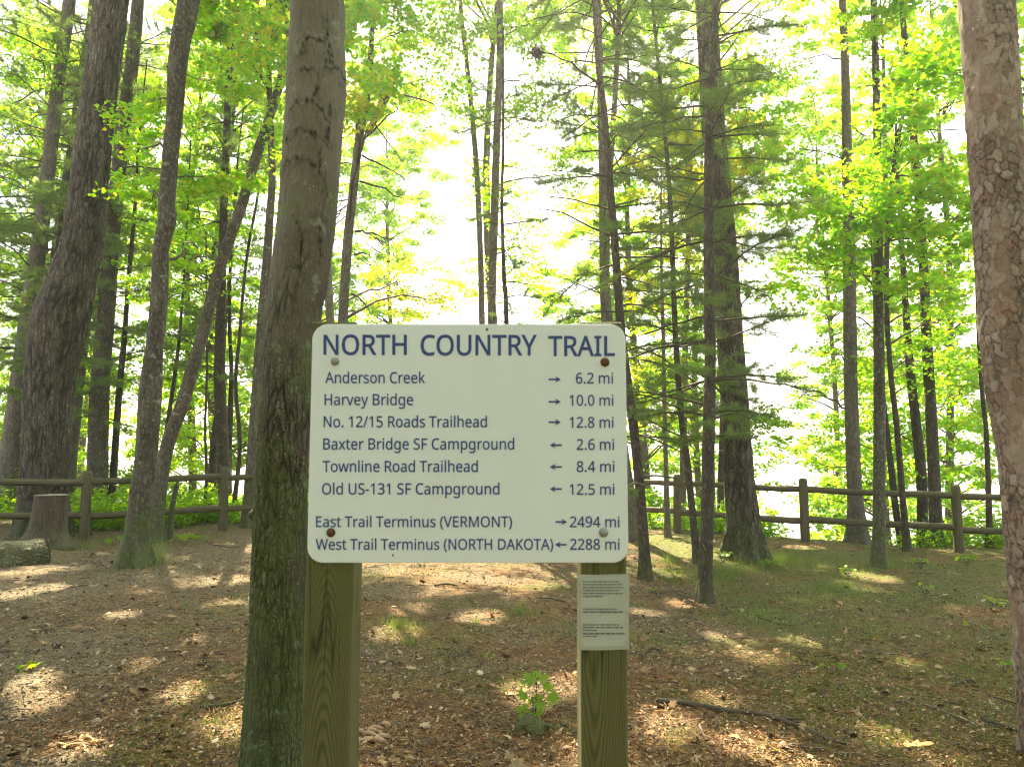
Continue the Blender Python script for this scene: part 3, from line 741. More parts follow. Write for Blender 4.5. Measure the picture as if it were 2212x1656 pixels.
ROWS = [
    ([('NORTH', 137, 625, 318, 114), ('COUNTRY', 705, 1385, 321, 116), ('TRAIL', 1450, 1841, 325, 114)], None, 11),
    ([('Anderson Creek', 147, 732, 485, 64), ('6.2 mi', 1612, 1830, 487, 62)], (1453, 1525, 463, 1), 8),
    ([('Harvey Bridge', 143, 662, 613, 64), ('10.0 mi', 1575, 1832, 616, 62)], (1453, 1525, 594, 1), 8),
    ([('No. 12/15 Roads Trailhead', 138, 1093, 742, 64), ('12.8 mi', 1575, 1833, 745, 62)], (1453, 1525, 713, 1), 8),
    ([('Baxter Bridge SF Campground', 135, 1253, 872, 64), ('2.6 mi', 1617, 1836, 874, 62)], (1460, 1530, 847, -1), 8),
    ([('Townline Road Trailhead', 132, 1040, 1003, 64), ('8.4 mi', 1617, 1838, 1003, 62)], (1460, 1530, 974, -1), 8),
    ([('Old US-131 SF Campground', 128, 1166, 1134, 64), ('12.5 mi', 1575, 1838, 1136, 62)], (1460, 1530, 1103, -1), 8),
    ([('East Trail Terminus (VERMONT)', 93, 1240, 1325, 62), ('2494 mi', 1577, 1868, 1326, 62)], (1493, 1562, 1295, 1), 8),
    ([('West Trail Terminus (NORTH DAKOTA)', 91, 1480, 1457, 62), ('2288 mi', 1578, 1868, 1457, 62)], (1490, 1558, 1428, -1), 8),
]
for words, arrow, bold in ROWS:
    for (s, x0, x1, base, cap) in words:
        lb = MB()
        W, F = text_polys(s, x0, x1, base, cap, YL, bold)
        for k in set(len(f) for f in F):
            lb.add(W, [f for f in F if len(f) == k])
        lb.build('lettering', blue, panel, smooth=False, origin=O0)
    if arrow:
        lb = MB()
        x0, x1, y, d = arrow
        tip, tail = (x1, x0) if d > 0 else (x0, x1)
        A = [(tail, y - 5), (tail, y + 5), (tip - d * 26, y + 5), (tip - d * 34, y + 19), (tip, y), (tip - d * 34, y - 19), (tip - d * 26, y - 5)]
        W = np.array([at(648 + .3696 * a, 648 + .3696 * b, YL) for a, b in A])
        lb.add(W, [(0, 1, 2, 6)])
        lb.add(W, [(2, 3, 4), (2, 4, 6), (6, 4, 5)])
        lb.build('arrow', blue, panel, smooth=False, origin=O0)
galv = plain('galvanised_steel', (.30, .31, .29), .55, .6, .6, 200)
rust = plain('rusted_steel', (.13, .058, .025), .8, .2, .7, 260, (.05, .025, .012))
for (bx, by, r0, mm_) in ((205, 358, 25, galv), (1782, 363, 27, rust), (181, 1357, 26, rust), (1774, 1357, 27, galv)):
    q = at(648 + .3696 * bx, 648 + .3696 * by, YS)
    r = r0 * .3696 / 1123
    bb = MB()
    prof = [(1.0, .0006), (1.0, -.0008), (.93, -.0016), (.80, -.0018), (.78, -.0035), (.62, -.0055), (.36, -.0066), (.05, -.0070)]
    k = 20
    a = np.linspace(0, 2 * np.pi, k, endpoint=False)
    V = np.concatenate([np.column_stack([q[0] + r * s * np.cos(a), np.full(k, q[1] + d), q[2] + r * s * np.sin(a)]) for s, d in prof])
    ii, jj = np.meshgrid(np.arange(len(prof) - 1), np.arange(k), indexing='ij')
    bb.add(V, np.stack([ii * k + jj, (ii + 1) * k + jj, (ii + 1) * k + (jj + 1) % k, ii * k + (jj + 1) % k], -1).reshape(-1, 4))
    bb.add(V[-k:], [list(range(k))])
    o = bb.build('bolt', mm_, ROOT, origin=O0)
    if mm_ is rust:
        o['label'] = 'rusty brown bolt'
holem = plain('hole_dark', (.05, .05, .045), .9)
for (bx, by, r0) in ((1093, 172, 7), (543, 1490, 5)):
    hb = MB()
    q = at(648 + .3696 * bx, 648 + .3696 * by, YL)
    a = np.linspace(0, 2 * np.pi, 10, endpoint=False)
    hb.add(np.column_stack([q[0] + r0 * .00033 * np.cos(a), np.full(10, q[1]), q[2] + r0 * .00045 * np.sin(a)]), [list(range(10))[::-1]])
    hb.build('hole', holem, panel, smooth=False, origin=O0)


def timber_mat(name, slope):
    """sawn post: growth rings round a pith behind the face that run out as nested arches"""
    m, nt, p = mat(name)
    t = NT(nt)
    c0 = t.coord()
    w = t.warp(t.coord((1, 1, .35)), 6.0, .022)
    sp = t.n('ShaderNodeSeparateXYZ')
    t.l(w, sp.inputs[0])
    s0 = t.n('ShaderNodeSeparateXYZ')
    t.l(c0, s0.inputs[0])
    xx = t.math('MULTIPLY', sp.outputs[0], sp.outputs[0])
    yy = t.math('ADD', sp.outputs[1], .02)
    rr = t.math('SQRT', t.math('ADD', xx, t.math('MULTIPLY', yy, yy)))
    zz = t.math('MULTIPLY', t.math('SINE', t.math('ADD', t.math('MULTIPLY', s0.outputs[2], slope), .9)), .045)
    ph = t.math('MULTIPLY', t.math('ADD', rr, zz), 1500.0)
    ph = t.math('ADD', ph, t.math('MULTIPLY', t.noise(t.coord((14, 14, 3)), 1.0, 3), 9.0))
    ringv = t.math('ADD', t.math('MULTIPLY', t.math('SINE', ph), .5), .5)
    grain = t.noise(t.coord((240, 240, 5)), 1.0, 4, .6)
    col = t.mix(t.ramp(ringv, [(.0, .15), (.5, .8), (1, 1.0)]), (.048, .047, .017), (.14, .132, .06))
    col = t.mix(t.math('MULTIPLY', grain, .5), col, (.04, .038, .016))
    big = t.ramp(t.noise(t.coord((9, 9, 1.6)), 1.0, 4, .6), [(.36, 0.0), (.66, 1.0)])
    col = t.mix(t.math('MULTIPLY', big, .55), col, (.085, .105, .026))
    blot = t.ramp(t.noise(t.coord((22, 22, 4)), 1.0, 4, .65), [(.52, 0.0), (.7, .7)])
    col = t.mix(blot, col, (.04, .036, .013))
    ce = t.voro(t.warp(t.coord((36, 36, 1.1)), .5, .9), 1.0, 'DISTANCE_TO_EDGE', 'Distance')
    cm = t.math('MULTIPLY', t.ramp(ce, [(0.0, 1.0), (.03, 0.0)]), t.ramp(t.noise(t.coord((6, 6, 3)), 1.0, 2), [(.52, 0.0), (.6, 1.0)]))
    col = t.mix(t.math('MULTIPLY', cm, .8), col, (.012, .011, .006))
    t.l(col, p.inputs['Base Color'])
    h = t.math('SUBTRACT', t.math('ADD', t.math('MULTIPLY', ringv, .3), grain), cm)
    t.l(t.bump(h, .0012, 1.0), p.inputs['Normal'])
    return m


for (a, b, seed) in ((659.5, 762, 1), (1254, 1353, 2)):
    x0, x1 = at(a, 1250, YS + .0042)[0], at(b, 1250, YS + .0042)[0]
    ztop = at(700, 694, YS)[2]
    y0, y1 = YS + .0042, YS + .0042 + .089
    zg = float(gz(x0, YS)) - .25
    bv = .004
    prof = [(x0 + bv, y0), (x1 - bv, y0), (x1, y0 + bv), (x1, y1 - bv), (x1 - bv, y1), (x0 + bv, y1), (x0, y1 - bv), (x0, y0 + bv)]
    zs = np.concatenate([[zg], np.linspace(.05, ztop - .003, 24), [ztop]])
    V = []
    for z in zs:
        s = .003 if z == zs[-1] else 0
        for (px, py) in prof:
            mx, my = (x0 + x1) / 2, (y0 + y1) / 2
            V.append((px - s * np.sign(px - mx) + .0008 * math.sin(z * 9 + seed), py - s * np.sign(py - my), z))
    k = 8
    ii, jj = np.meshgrid(np.arange(len(zs) - 1), np.arange(k), indexing='ij')
    pm = MB()
    pm.add(V, np.stack([ii * k + jj, ii * k + (jj + 1) % k, (ii + 1) * k + (jj + 1) % k, (ii + 1) * k + jj], -1).reshape(-1, 4))
    pm.add(V[-k:], [list(range(k))])
    org = np.array([(x0 + x1) / 2 + (.006 if seed == 1 else -.008), y0 + .012, 0])
    o = pm.build('post', timber_mat('treated_timber', 4.2 if seed == 1 else 3.1), ROOT, smooth=False, origin=org)
    o.location = Vector(org) - Vector(O0)

# laminated notice stapled to the right post
nr = lambda a, b, Yp: at(1224 + .1305 * a, 1209.6 + .1305 * b, Yp)
NY = YS + .0030
NO = nr(600, 1480, NY)
notice = empty('notice', NO, 'weathered laminated paper notice stapled to the right sign post', 'notice')


def sheet(x0, y0, x1, y1, Yp, thick, curl=0.0):
    b = MB()
    us = np.linspace(0, 1, 13)
    vs = np.linspace(0, 1, 13)
    P = np.array([[nr(x0 + (x1 - x0) * u + 5 * math.sin(v * 7), y0 + (y1 - y0) * v + 6 * math.sin(u * 5), Yp) for v in vs] for u in us])
    U, Vv = np.meshgrid(us, vs, indexing='ij')
    P[..., 1] -= curl * (np.abs(U - .5) * 2) ** 4 + .0006 * np.sin(Vv * 9 + U * 3) ** 2
    B = P.copy()
    B[..., 1] += thick
    k = 13
    ii, jj = np.meshgrid(np.arange(k - 1), np.arange(k - 1), indexing='ij')
    q = np.stack([ii * k + jj, ii * k + jj + 1, (ii + 1) * k + jj + 1, (ii + 1) * k + jj], -1).reshape(-1, 4)
    b.add(P, q)
    b.add(B, q[:, ::-1])
    return b


plastic = plain('cloudy_plastic', (.36, .39, .35), .3, 0, .3, 40)
sheet(192, 232, 1035, 1480, NY, .0003, -.0005).build('plastic_sleeve', plastic, notice, origin=NO)
paper = plain('notice_paper', (.37, .40, .37), .6, 0, .5, 30, (.29, .32, .28))
pap = sheet(238, 285, 968, 1425, NY - .0011, .0002).build('paper', paper, notice, origin=NO)
ink = plain('faded_ink', (.085, .095, .085), .7)
r_ = random.Random(4)
ib = MB()
for (y, x1, h) in ((352, 885, 8), (400, 930, 8), (450, 945, 8), (497, 880, 8), (548, 955, 8), (596, 595, 9), (805, 840, 8), (853, 930, 11), (1065, 880, 8), (1110, 935, 8), (1158, 500, 8), (1212, 960, 11), (1256, 500, 8)):
    if y in (805, 1065):
        ib.build('printed_text', ink, pap, smooth=False, origin=NO)
        ib = MB()
    x = 268
    while x < x1:
        w = min(r_.uniform(25, 95), x1 - x)
        if w > 12:
            ib.add([nr(x, y + h, NY - .0024), nr(x + w, y + h, NY - .0024), nr(x + w, y - h, NY - .0024), nr(x, y - h, NY - .0024)], [(0, 1, 2, 3)])
        x += w + r_.uniform(9, 15)
ib.build('printed_text', ink, pap, smooth=False, origin=NO)

def lump(mb, pts, rad, nseg, amp, freq, seed, m=0, flat=0.0, cap=True):
    """a tube roughened by noise"""
    v, f = tube(pts, rad, nseg)
    k = len(pts)
    c = np.repeat(np.asarray(pts, float), nseg, axis=0)
    d = v - c
    r = np.linalg.norm(d, axis=1)[:, None] + 1e-9
    nn = fbm(v * freq, 4, seed) - .5
    v = c + d * (1 + amp * 2 * nn[:, None])
    mb.add(v, f, m)
    if cap:
        mb.add(v[:nseg], [list(range(nseg))[::-1]], m)
        mb.add(v[(k - 1) * nseg:], [list(range(nseg))], m)
    return v


# ------------------------------------------------------------------ fence
FP = [(-11.2, 9.6), (-8.95, 10.9), (-6.9, 12.1), (-5.13, 13.3), (-3.1, 14.4), (-1.0, 15.0), (1.1, 15.05), (3.2, 14.5), (5.2, 13.3), (7.44, 12.5), (9.7, 11.6)]
fm = wood_mat('fence_log', (.065, .055, .030), (.155, .135, .082), (.07, .085, .025), 2, 18, .45)
rm = wood_mat('rail_log', (.065, .055, .030), (.165, .14, .088), (.07, .085, .028), 0, 18, .4)
fo = np.array([0, 13, float(gz(0, 13))])
fence = empty('log_fence', fo, 'two-rail fence of round weathered logs along the far edge of the clearing', 'fence')
for k, (x, y) in enumerate(FP):
    zg = float(gz(x, y))
    b = MB()
    r = .078
    ln = rng.normal(0, .012)
    zs = [-.3, .15, .5, .9, 1.06, 1.10, 1.118]
    rs = [r * 1.06, r * 1.02, r, r * .98, r * .96, r * .78, r * .1]
    b.tube([(ln * z, ln * .5 * z, z) for z in zs], rs, 16)
    o = b.build('post', fm, fence)
    o.location = Vector((x, y, zg)) - Vector(fo)
for k in range(len(FP) - 1):
    a, b2 = np.array(FP[k]), np.array(FP[k + 1])
    d = b2 - a
    L = np.linalg.norm(d)
    for hgt, rr in ((.93, .054), (.40, .056)):
        b = MB()
        s = np.linspace(.045, L - .045, 9)
        s = np.linspace(.045, L - .045, 60)
        lump(b, [(q, .014 * math.sin(q * 2 + k), .014 * math.sin(q * 1.7 + k * 2)) for q in s], rr * (1 + .06 * np.sin(s * 3 + k)), 16, .10, 9, k + int(hgt * 20))
        o = b.build('rail', rm, fence)
        za, zb_ = float(gz(*a)) + hgt, float(gz(*b2)) + hgt
        o.location = Vector((a[0], a[1], za + rng.normal(0, .012))) - Vector(fo)
        o.rotation_euler = (0, -math.atan2(zb_ - za, L), math.atan2(d[1], d[0]))


# ------------------------------------------------------------------ stump, log, snag
hx, hy, hzg = ground_hit(82, 1183)
hy += .25
stump = empty('tree_stump', (hx, hy, hzg), 'barkless grey brown stump cut flat in front of the big leaning trunk', 'stump')
b = MB()
k, ns = 26, 48
a = np.linspace(0, 2 * np.pi, ns, endpoint=False)
zs = np.linspace(-.1, .74, k)
V = []
for z in zs:
    u = max(0, z) / .74
    rr = .225 + .20 * math.exp(-u * 5.5)
    lob = 1 + (.05 + .22 * math.exp(-u * 4)) * np.cos(3 * a + .6) + (.03 + .10 * math.exp(-u * 4)) * np.cos(5 * a + 2)
    lob *= 1 + .10 * (fbm(np.stack([np.cos(a) * 3.5, np.sin(a) * 3.5, np.full(ns, z * 1.2)], -1), 4, 31) - .5)
    V.append(np.column_stack([rr * lob * np.cos(a) - .05 * (1 - u) + .02, rr * lob * np.sin(a), np.full(ns, z)]))
V = np.concatenate(V)
ii, jj = np.meshgrid(np.arange(k - 1), np.arange(ns), indexing='ij')
b.add(V, np.stack([ii * ns + jj, ii * ns + (jj + 1) % ns, (ii + 1) * ns + (jj + 1) % ns, (ii + 1) * ns + jj], -1).reshape(-1, 4))
b.build('stem', bark_mat('stump_wood', (.05, .036, .026), (.235, .18, .13), (.29, .235, .175), 26, 1.6, .02, .3, .6, .35), stump)
top = V[-ns:]
b = MB()
cen = top.mean(0) + np.array([0, 0, .012])
rings = [top + [0, 0, .002]] + [cen + (top - cen) * s + [0, 0, .012 * (1 - s) + .006 * math.sin(s * 40)] for s in (.96, .7, .4, .12)]
V2 = np.concatenate(rings)
ii, jj = np.meshgrid(np.arange(4), np.arange(ns), indexing='ij')
b.add(V2, np.stack([ii * ns + jj, ii * ns + (jj + 1) % ns, (ii + 1) * ns + (jj + 1) % ns, (ii + 1) * ns + jj], -1).reshape(-1, 4))
b.add(V2[-ns:], [list(range(ns))])
b.build('cut_face', plain('grey_cut_wood', (.21, .19, .15), .9, 0, .6, 25), stump)

hx, hy, hzg = ground_hit(92, 1216)
e0 = np.array([hx - .04, hy + .04, hzg + .09])
e1 = e0 + np.array([-1.25, -2.3, -.02])
e1[2] = float(gz(e1[0], e1[1])) + .16
log = empty('fallen_log', (e0 + e1) / 2, 'thick mossy grey log lying at the left edge in front of the stump', 'log')
b = MB()
lump(b, [e0 + (e1 - e0) * s for s in np.linspace(0, 1, 40)], .20 + .02 * np.sin(np.linspace(0, 7, 40)), 48, .30, 6, 41, cap=False)
b.build('bark', bark_mat('log_bark', (.05, .045, .03), (.30, .27, .19), (.42, .38, .29), 9, 22, .03, .25, .5, .6, .8), log, origin=(e0 + e1) / 2)
b = MB()
dd = (e0 - e1) / np.linalg.norm(e0 - e1)
lump(b, [e0 - dd * .015, e0 + dd * .004, e0 + dd * .03, e0 + dd * .035], [.195, .19, .13, .02], 30, .45, 8, 42)
b.build('broken_end', plain('rotten_wood', (.10, .08, .05), .95, 0, .8, 20, (.03, .025, .016)), log, origin=(e0 + e1) / 2)

hx, hy, hzg = ground_hit(362, 1166)
topp = at(381, 1046, hy - .05)
b = MB()
base = np.array([hx, hy, hzg - .1])
lump(b, [base + (topp - base) * s + np.array([.012 * math.sin(s * 7), 0, 0]) for s in np.linspace(0, 1, 22)], np.linspace(.058, .036, 22), 16, .30, 9, 43)
lump(b, [topp - [0, 0, .05], topp + [.02, 0, .05], topp + [.03, 0, .11]], [.03, .02, .003], 10, .3, 15, 44)
o = b.build('dead_snag', M['lichen_bark'], origin=(hx, hy, hzg))
o.location = (hx, hy, hzg)
tag(o, 'broken leaning dead snag in front of the left fence rails', 'snag')
# ------------------------------------------------------------------ foliage
LEAF14 = np.array([(0, -.35), (.42, -.42), (.38, -.10), (.95, .10), (.50, .28), (.55, .72), (.20, .50), (0, 1), (-.20, .50), (-.55, .72), (-.50, .28), (-.95, .10), (-.38, -.10), (-.42, -.42)])
LEAF8 = np.array([(0, -.40), (.80, -.10), (.36, .25), (.45, .70), (0, 1), (-.45, .70), (-.36, .25), (-.80, -.10)])
LEAF4 = np.array([(0, -.6), (.62, .1), (0, 1), (-.62, .1)])


# gaps in the canopy that let the sun down to the forest floor
GAPS = []
SUNV = np.array(sd[:])
for (x, y, r) in ((60, 1480, .15), (90, 1520, .12), (25, 1285, .2), (110, 1270, .12), (300, 1440, .08), (260, 1330, .1), (390, 1500, .08), (505, 1572, .17), (495, 1252, .28), (500, 1305, .2), (430, 1385, .13), (170, 1622, .12), (870, 1235, .3), (970, 1240, .26), (1060, 1256, .22), (1150, 1262, .26),
                  (880, 1318, .13), (1030, 1335, .2), (850, 1372, .2), (1450, 1565, .17), (1640, 1622, .18), (1720, 1648, .16), (1583, 1378, .2), (1655, 1418, .2), (1740, 1388, .16), (1885, 1246, .3), (1480, 1302, .2), (1400, 1325, .15),
                  (1925, 1600, .13), (1740, 1183, .3), (1235, 1482, .14), (1150, 1500, .2), (1290, 1640, .12), (460, 1100, .3), (1560, 1520, .10), (1950, 1430, .1), (700, 1290, .2)):
    h_ = ground_hit(x, y)
    if h_:
        GAPS.append((np.array(h_), r))


def sunlit(C):
    ok = np.ones(len(C), bool)
    for p, r in GAPS:
        d = C - p
        t = d @ SUNV
        q = np.linalg.norm(d - t[:, None] * SUNV, axis=1)
        ok &= ~((q < r * .8 + .08) & (t > 1.2))
    return ok


def leaves(mb, C, size, g, tmpl=LEAF8, spread=.6, m=0, up=(0, 0, 1)):
    C = np.asarray(C, float)
    if len(C) > 200:
        ok = sunlit(C)
        C = C[ok]
        size = np.asarray(size)[ok] if np.ndim(size) else size
    N = len(C)
    if N == 0:
        return
    n = g.normal(0, spread, (N, 3)) + np.asarray(up, float)
    n /= np.linalg.norm(n, axis=1)[:, None]
    r = g.normal(0, 1, (N, 3)) + np.array([0, 0, -.35])
    u = r - n * np.sum(r * n, 1)[:, None]
    u /= np.linalg.norm(u, axis=1)[:, None] + 1e-9
    w = np.cross(n, u)
    s = np.asarray(size) * g.uniform(.65, 1.25, N)
    k = len(tmpl)
    fold = g.uniform(-.35, .05, N)
    V = C[:, None] + s[:, None, None] * (tmpl[None, :, 0, None] * w[:, None] + tmpl[None, :, 1, None] * u[:, None]
                                         + (np.abs(tmpl[None, :, 0]) * fold[:, None] - .12 * tmpl[None, :, 1] ** 2)[..., None] * n[:, None])
    mb.add(V.reshape(-1, 3), np.arange(N * k).reshape(N, k), m)


def blades(mb, base, dirs, length, width, g, m=0):
    """thin triangles: needles, grass"""
    base, dirs = np.asarray(base, float), np.asarray(dirs, float)
    ok = sunlit(base)
    base, dirs, length, width = base[ok], dirs[ok], np.asarray(length)[ok], np.asarray(width)[ok]
    N = len(base)
    if N == 0:
        return
    dirs = dirs / (np.linalg.norm(dirs, axis=1)[:, None] + 1e-9)
    side = np.cross(dirs, g.normal(0, 1, (N, 3)))
    side /= np.linalg.norm(side, axis=1)[:, None] + 1e-9
    V = np.stack([base - side * np.asarray(width)[..., None] / 2, base + side * np.asarray(width)[..., None] / 2, base + dirs * np.asarray(length)[..., None]], 1)
    mb.add(V.reshape(-1, 3), np.arange(N * 3).reshape(N, 3), m)


def curve3(a, b, sag, k=7, wob=0.0, g=None):
    s = np.linspace(0, 1, k)[:, None]
    p = a + (b - a) * s
    p[:, 2] += sag * (4 * s * (1 - s))[:, 0]
    if wob and g is not None:
        p[1:-1] += g.normal(0, wob, (k - 2, 3))
    return p


class Tree:
    def __init__(s, name, label, path, Y=None, bark='lichen_bark', top=15.0, cat='tree', group=None, disp=.06, dfreq=6.0, flare=.5, seg=20, step=.18, seed=None, leanY=0.0):
        s.g = np.random.default_rng(abs(hash((path[0][0], path[-1][0], path[-1][1]))) % 99991 if seed is None else seed)
        g = s.g
        bx, by = path[-1][0], path[-1][1]
        if Y is None:
            h = ground_hit(bx, by)
            Y = h[1]
        s.Y = Y
        pts = []
        for (x, y, w) in path:
            P = at(x, y, Y + leanY * max(0, by - y) / 1000.0)
            pts.append([*P, w / 2 * depth(P) / FPX])
        pts = np.array(pts)[::-1]                      # bottom first
        b0 = pts[0].copy()
        zg = float(gz(b0[0], b0[1]))
        low = []
        if b0[2] > zg + .12:
            d = (pts[1] - pts[0])
            n = max(1, int((b0[2] - zg) / .5))
            for q in range(n, 0, -1):
                h = (b0[2] - zg) * q / n
                low.append([b0[0] - d[0] / max(d[2], .2) * h * .6, b0[1] - d[1] / max(d[2], .2) * h * .6, b0[2] - h, b0[3] * (1 + .06 * h)])
        if low:
            pts = np.vstack([low, pts])
        base = pts[0].copy()
        zg = float(gz(base[0], base[1]))
        pts = np.vstack([[base[0], base[1], zg - .25, base[3] * 1.05], pts]) if base[2] > zg - .2 else pts
        t = pts[-1]
        if t[2] < top:                                  # the stem above the picture
            d = (pts[-1] - pts[-2])
            d = d[:2] / max(d[2], .3)
            n = max(2, int((top - t[2]) / 1.6))
            ext = []
            for q in range(1, n + 1):
                f = q / n
                h = (top - t[2]) * f
                ext.append([t[0] + d[0] * h * .6 + g.normal(0, .05) * f, t[1] + d[1] * h * .6 + g.normal(0, .05) * f, t[2] + h, max(.012, t[3] * (1 - .85 * f))])
            pts = np.vstack([pts, ext])
        s.base = np.array([base[0], base[1], zg])
        s.root = empty(name, s.base, label, cat, group)
        P = spline(pts, step)
        P[:, 3] = np.maximum(P[:, 3], .006)
        s.P = P
        hgt = P[:, 2] - zg
        # surface with lobed root flare and bark relief
        v, f = tube(P[:, :3], P[:, 3], seg)
        c = np.repeat(P[:, :3], seg, axis=0)
        rr = np.repeat(P[:, 3], seg)
        a = np.tile(np.linspace(0, 2 * np.pi, seg, endpoint=False), len(P))
        hh = np.repeat(hgt, seg)
        d = (v - c) / rr[:, None]
        ph = g.uniform(0, 6.28, 3)
        fl = np.exp(-np.clip(hh, 0, 9) / (.10 + rr * 1.1)) * flare
        k = 1 + fl * (.65 + .45 * np.cos(4 * a + ph[0]) + .3 * np.cos(7 * a + ph[1]))
        k *= 1 + disp * 2 * (fbm(np.column_stack([d[:, 0] * 1.3, d[:, 1] * 1.3, hh / np.maximum(rr, .05) * .35]) + ph[2], 3, 61) - .5)
        k *= 1 + disp * 1.1 * (fbm(np.column_stack([v[:, 0], v[:, 1], v[:, 2] * .4]) * dfreq / .06, 2, 62) - .5)
        v = c + d * (rr * k)[:, None]
        s.trunk_mb = MB()
        s.trunk_mb.add(v, f)
        s.bark = bark
        s.crown = MB()
        s.seg = seg

    def on(s, z):
        i = np.interp(z, s.P[:, 2], np.arange(len(s.P)))
        j = int(min(max(i, 0), len(s.P) - 2))
        f = min(max(i - j, 0), 1)
        return s.P[j] * (1 - f) + s.P[j + 1] * f

    def knob(s, y, side, r=.05):
        """a burl or branch scar at picture height y"""
        p = s.on(at(1106, y, s.Y)[2])
        d = np.array([side, -.6, 0.0]); d /= np.linalg.norm(d)
        lump(s.trunk_mb, [p[:3] + d * p[3] * .5, p[:3] + d * (p[3] * .9 + r * .4), p[:3] + d * (p[3] + r * .55)], [r * 1.3, r, r * .35], 12, .3, 14, int(y))

    def furrow(s, cu, cz, amp, dark=1.0, warp=.6, top=99.0, plates=0.0, seed=1, wd=.13):
        """cut bark cells about cu by cz metres into the stem: sunken cracks, optional proud plates"""
        V = s.trunk_mb.v[0]
        ax = np.interp(V[:, 2], s.P[:, 2], s.P[:, 0]); ay = np.interp(V[:, 2], s.P[:, 2], s.P[:, 1])
        dx, dy = V[:, 0] - ax, V[:, 1] - ay
        r = np.hypot(dx, dy) + 1e-9
        R0 = np.median(r[V[:, 2] < s.base[2] + 4])
        u = np.arctan2(dx, -dy) * R0
        w1 = fbm(np.column_stack([u / cu * .5, V[:, 2] / cz * .5, 0 * u]), 3, 31 + seed) - .5
        w2 = fbm(np.column_stack([u / cu * .5, V[:, 2] / cz * .5, 0 * u + 9]), 3, 41 + seed) - .5
        w3 = fbm(np.column_stack([u / cu * 1.6, V[:, 2] / cz * 3, 0 * u]), 2, 51 + seed) - .5
        e, idv = cells(u / cu + w1 * 2 * warp + w3 * .5, V[:, 2] / cz + w2 * 2 * warp, seed)
        brk = np.clip(fbm(np.column_stack([u * 9, V[:, 2] * 3, 0 * u]), 3, 61) * 3.2 - .85, .12, 1)
        f = np.exp(-(e / wd) ** 2) * brk
        e2, _ = cells(u / cu * 2.1 + w2 * 1.5, V[:, 2] / cz * 3.1 + w1, seed + 7)
        f2 = np.exp(-(e2 / .12) ** 2) * .45 * brk
        fade = 1.0 if top > 50 else .12 + .88 / (1 + np.exp((V[:, 2] - s.base[2] - top - 1.0 * (fbm(V * 2.2, 3, 71) - .5)) / .10))
        dr = (-amp * (f + .5 * f2) + plates * (idv - .5) + amp * .5 * (fbm(V * 45, 2, 81) - .5)) * fade
        s.trunk_mb.v[0] = V + np.column_stack([dx / r, dy / r, 0 * r]) * dr[:, None]
        s.scar = np.clip((f + f2) * dark * fade, 0, 1)
        s.cell = idv

    def scars(s, lines, wpx=2.6, amp=.006):
        """healed branch scars and seams: raised dark ridges along the given lines on the near side"""
        V = s.trunk_mb.v[0]
        D = V - EYE
        dp = D[:, 1] * COSP + D[:, 2] * SINP
        px, py = CXP + FPX * D[:, 0] / dp, CYP - FPX * (-D[:, 1] * SINP + D[:, 2] * COSP) / dp
        px = px + 7 * (fbm(V * 22, 2, 5) - .5)
        py = py + 7 * (fbm(V * 22, 2, 6) - .5)
        best = np.full(len(V), 1e9)
        for ln in lines:
            q = np.array(ln, float)
            for a, b in zip(q[:-1], q[1:]):
                d = b - a
                t = np.clip(((px - a[0]) * d[0] + (py - a[1]) * d[1]) / (d @ d), 0, 1)
                best = np.minimum(best, np.hypot(px - a[0] - t * d[0], py - a[1] - t * d[1]))
        axis_y = np.interp(V[:, 2], s.P[:, 2], s.P[:, 1])
        axis_x = np.interp(V[:, 2], s.P[:, 2], s.P[:, 0])
        near = (V[:, 1] < axis_y).astype(float)
        sc = np.exp(-(best / wpx) ** 2) * near
        wide = np.exp(-(best / (wpx * 4.2)) ** 2) * near
        nz = fbm(V * np.array([90, 90, 60]), 3, 8)
        o = np.column_stack([V[:, 0] - axis_x, V[:, 1] - axis_y, 0 * axis_x])
        o /= np.linalg.norm(o, axis=1)[:, None] + 1e-9
        s.trunk_mb.v[0] = V + o * (wide * amp * (.4 + nz) - sc * amp * 1.1)[:, None]
        s.scar = np.clip(getattr(s, 'scar', 0) + .75 * sc * np.clip(nz * 3.2 - 1.0, 0, 1) + .8 * wide * np.clip(nz * 5 - 2.5, 0, 1), 0, 1)

    def limb(s, a, b, r0, r1, sag=0.0, k=7, n=5, wob=.02):
        L = np.linalg.norm(b - a)
        p = curve3(a, b, sag, k, wob * L, s.g)
        mb = MB()
        mb.tube(p, np.linspace(r0, r1, k), n)
        mb.build('branch', M['twig_bark'], s.root, origin=s.base)
        return p

    def spray(s, x, y, w, h, Y, cov, size=.05, tmpl=LEAF8, m=0, limb=True, spread=.6, dY=.5, rise=.3):
        """a leafy bough that fills about w by h picture units round x, y at distance Y"""
        g = s.g
        c = at(x, y, Y)
        sx, sz = w / 2 * depth(c) / FPX, h / 2 * depth(c) / FPX
        A = math.pi * sx * sz
        n = int(-math.log(max(.02, 1 - cov)) * A / (1.3 * size ** 2 * .55) * 2.2)
        K = max(4, int(A / .06))
        ang, rad = g.uniform(0, 6.283, K), np.sqrt(g.uniform(0, 1, K))
        pc = c + np.column_stack([sx * rad * np.cos(ang), g.uniform(-dY, dY, K), sz * rad * np.sin(ang)])
        which = g.integers(0, K, n)
        pr = g.uniform(.18, .42, K)
        a2, r2 = g.uniform(0, 6.283, n), np.sqrt(g.uniform(0, 1, n))
        tilt = g.normal(0, .22, (K, 2))
        lx, ly = pr[which] * r2 * np.cos(a2), pr[which] * r2 * np.sin(a2)
        C = pc[which] + np.column_stack([lx, ly, tilt[which, 0] * lx + tilt[which, 1] * ly + g.normal(0, .035, n)])
        leaves(s.crown, C, size, g, tmpl, spread, m)
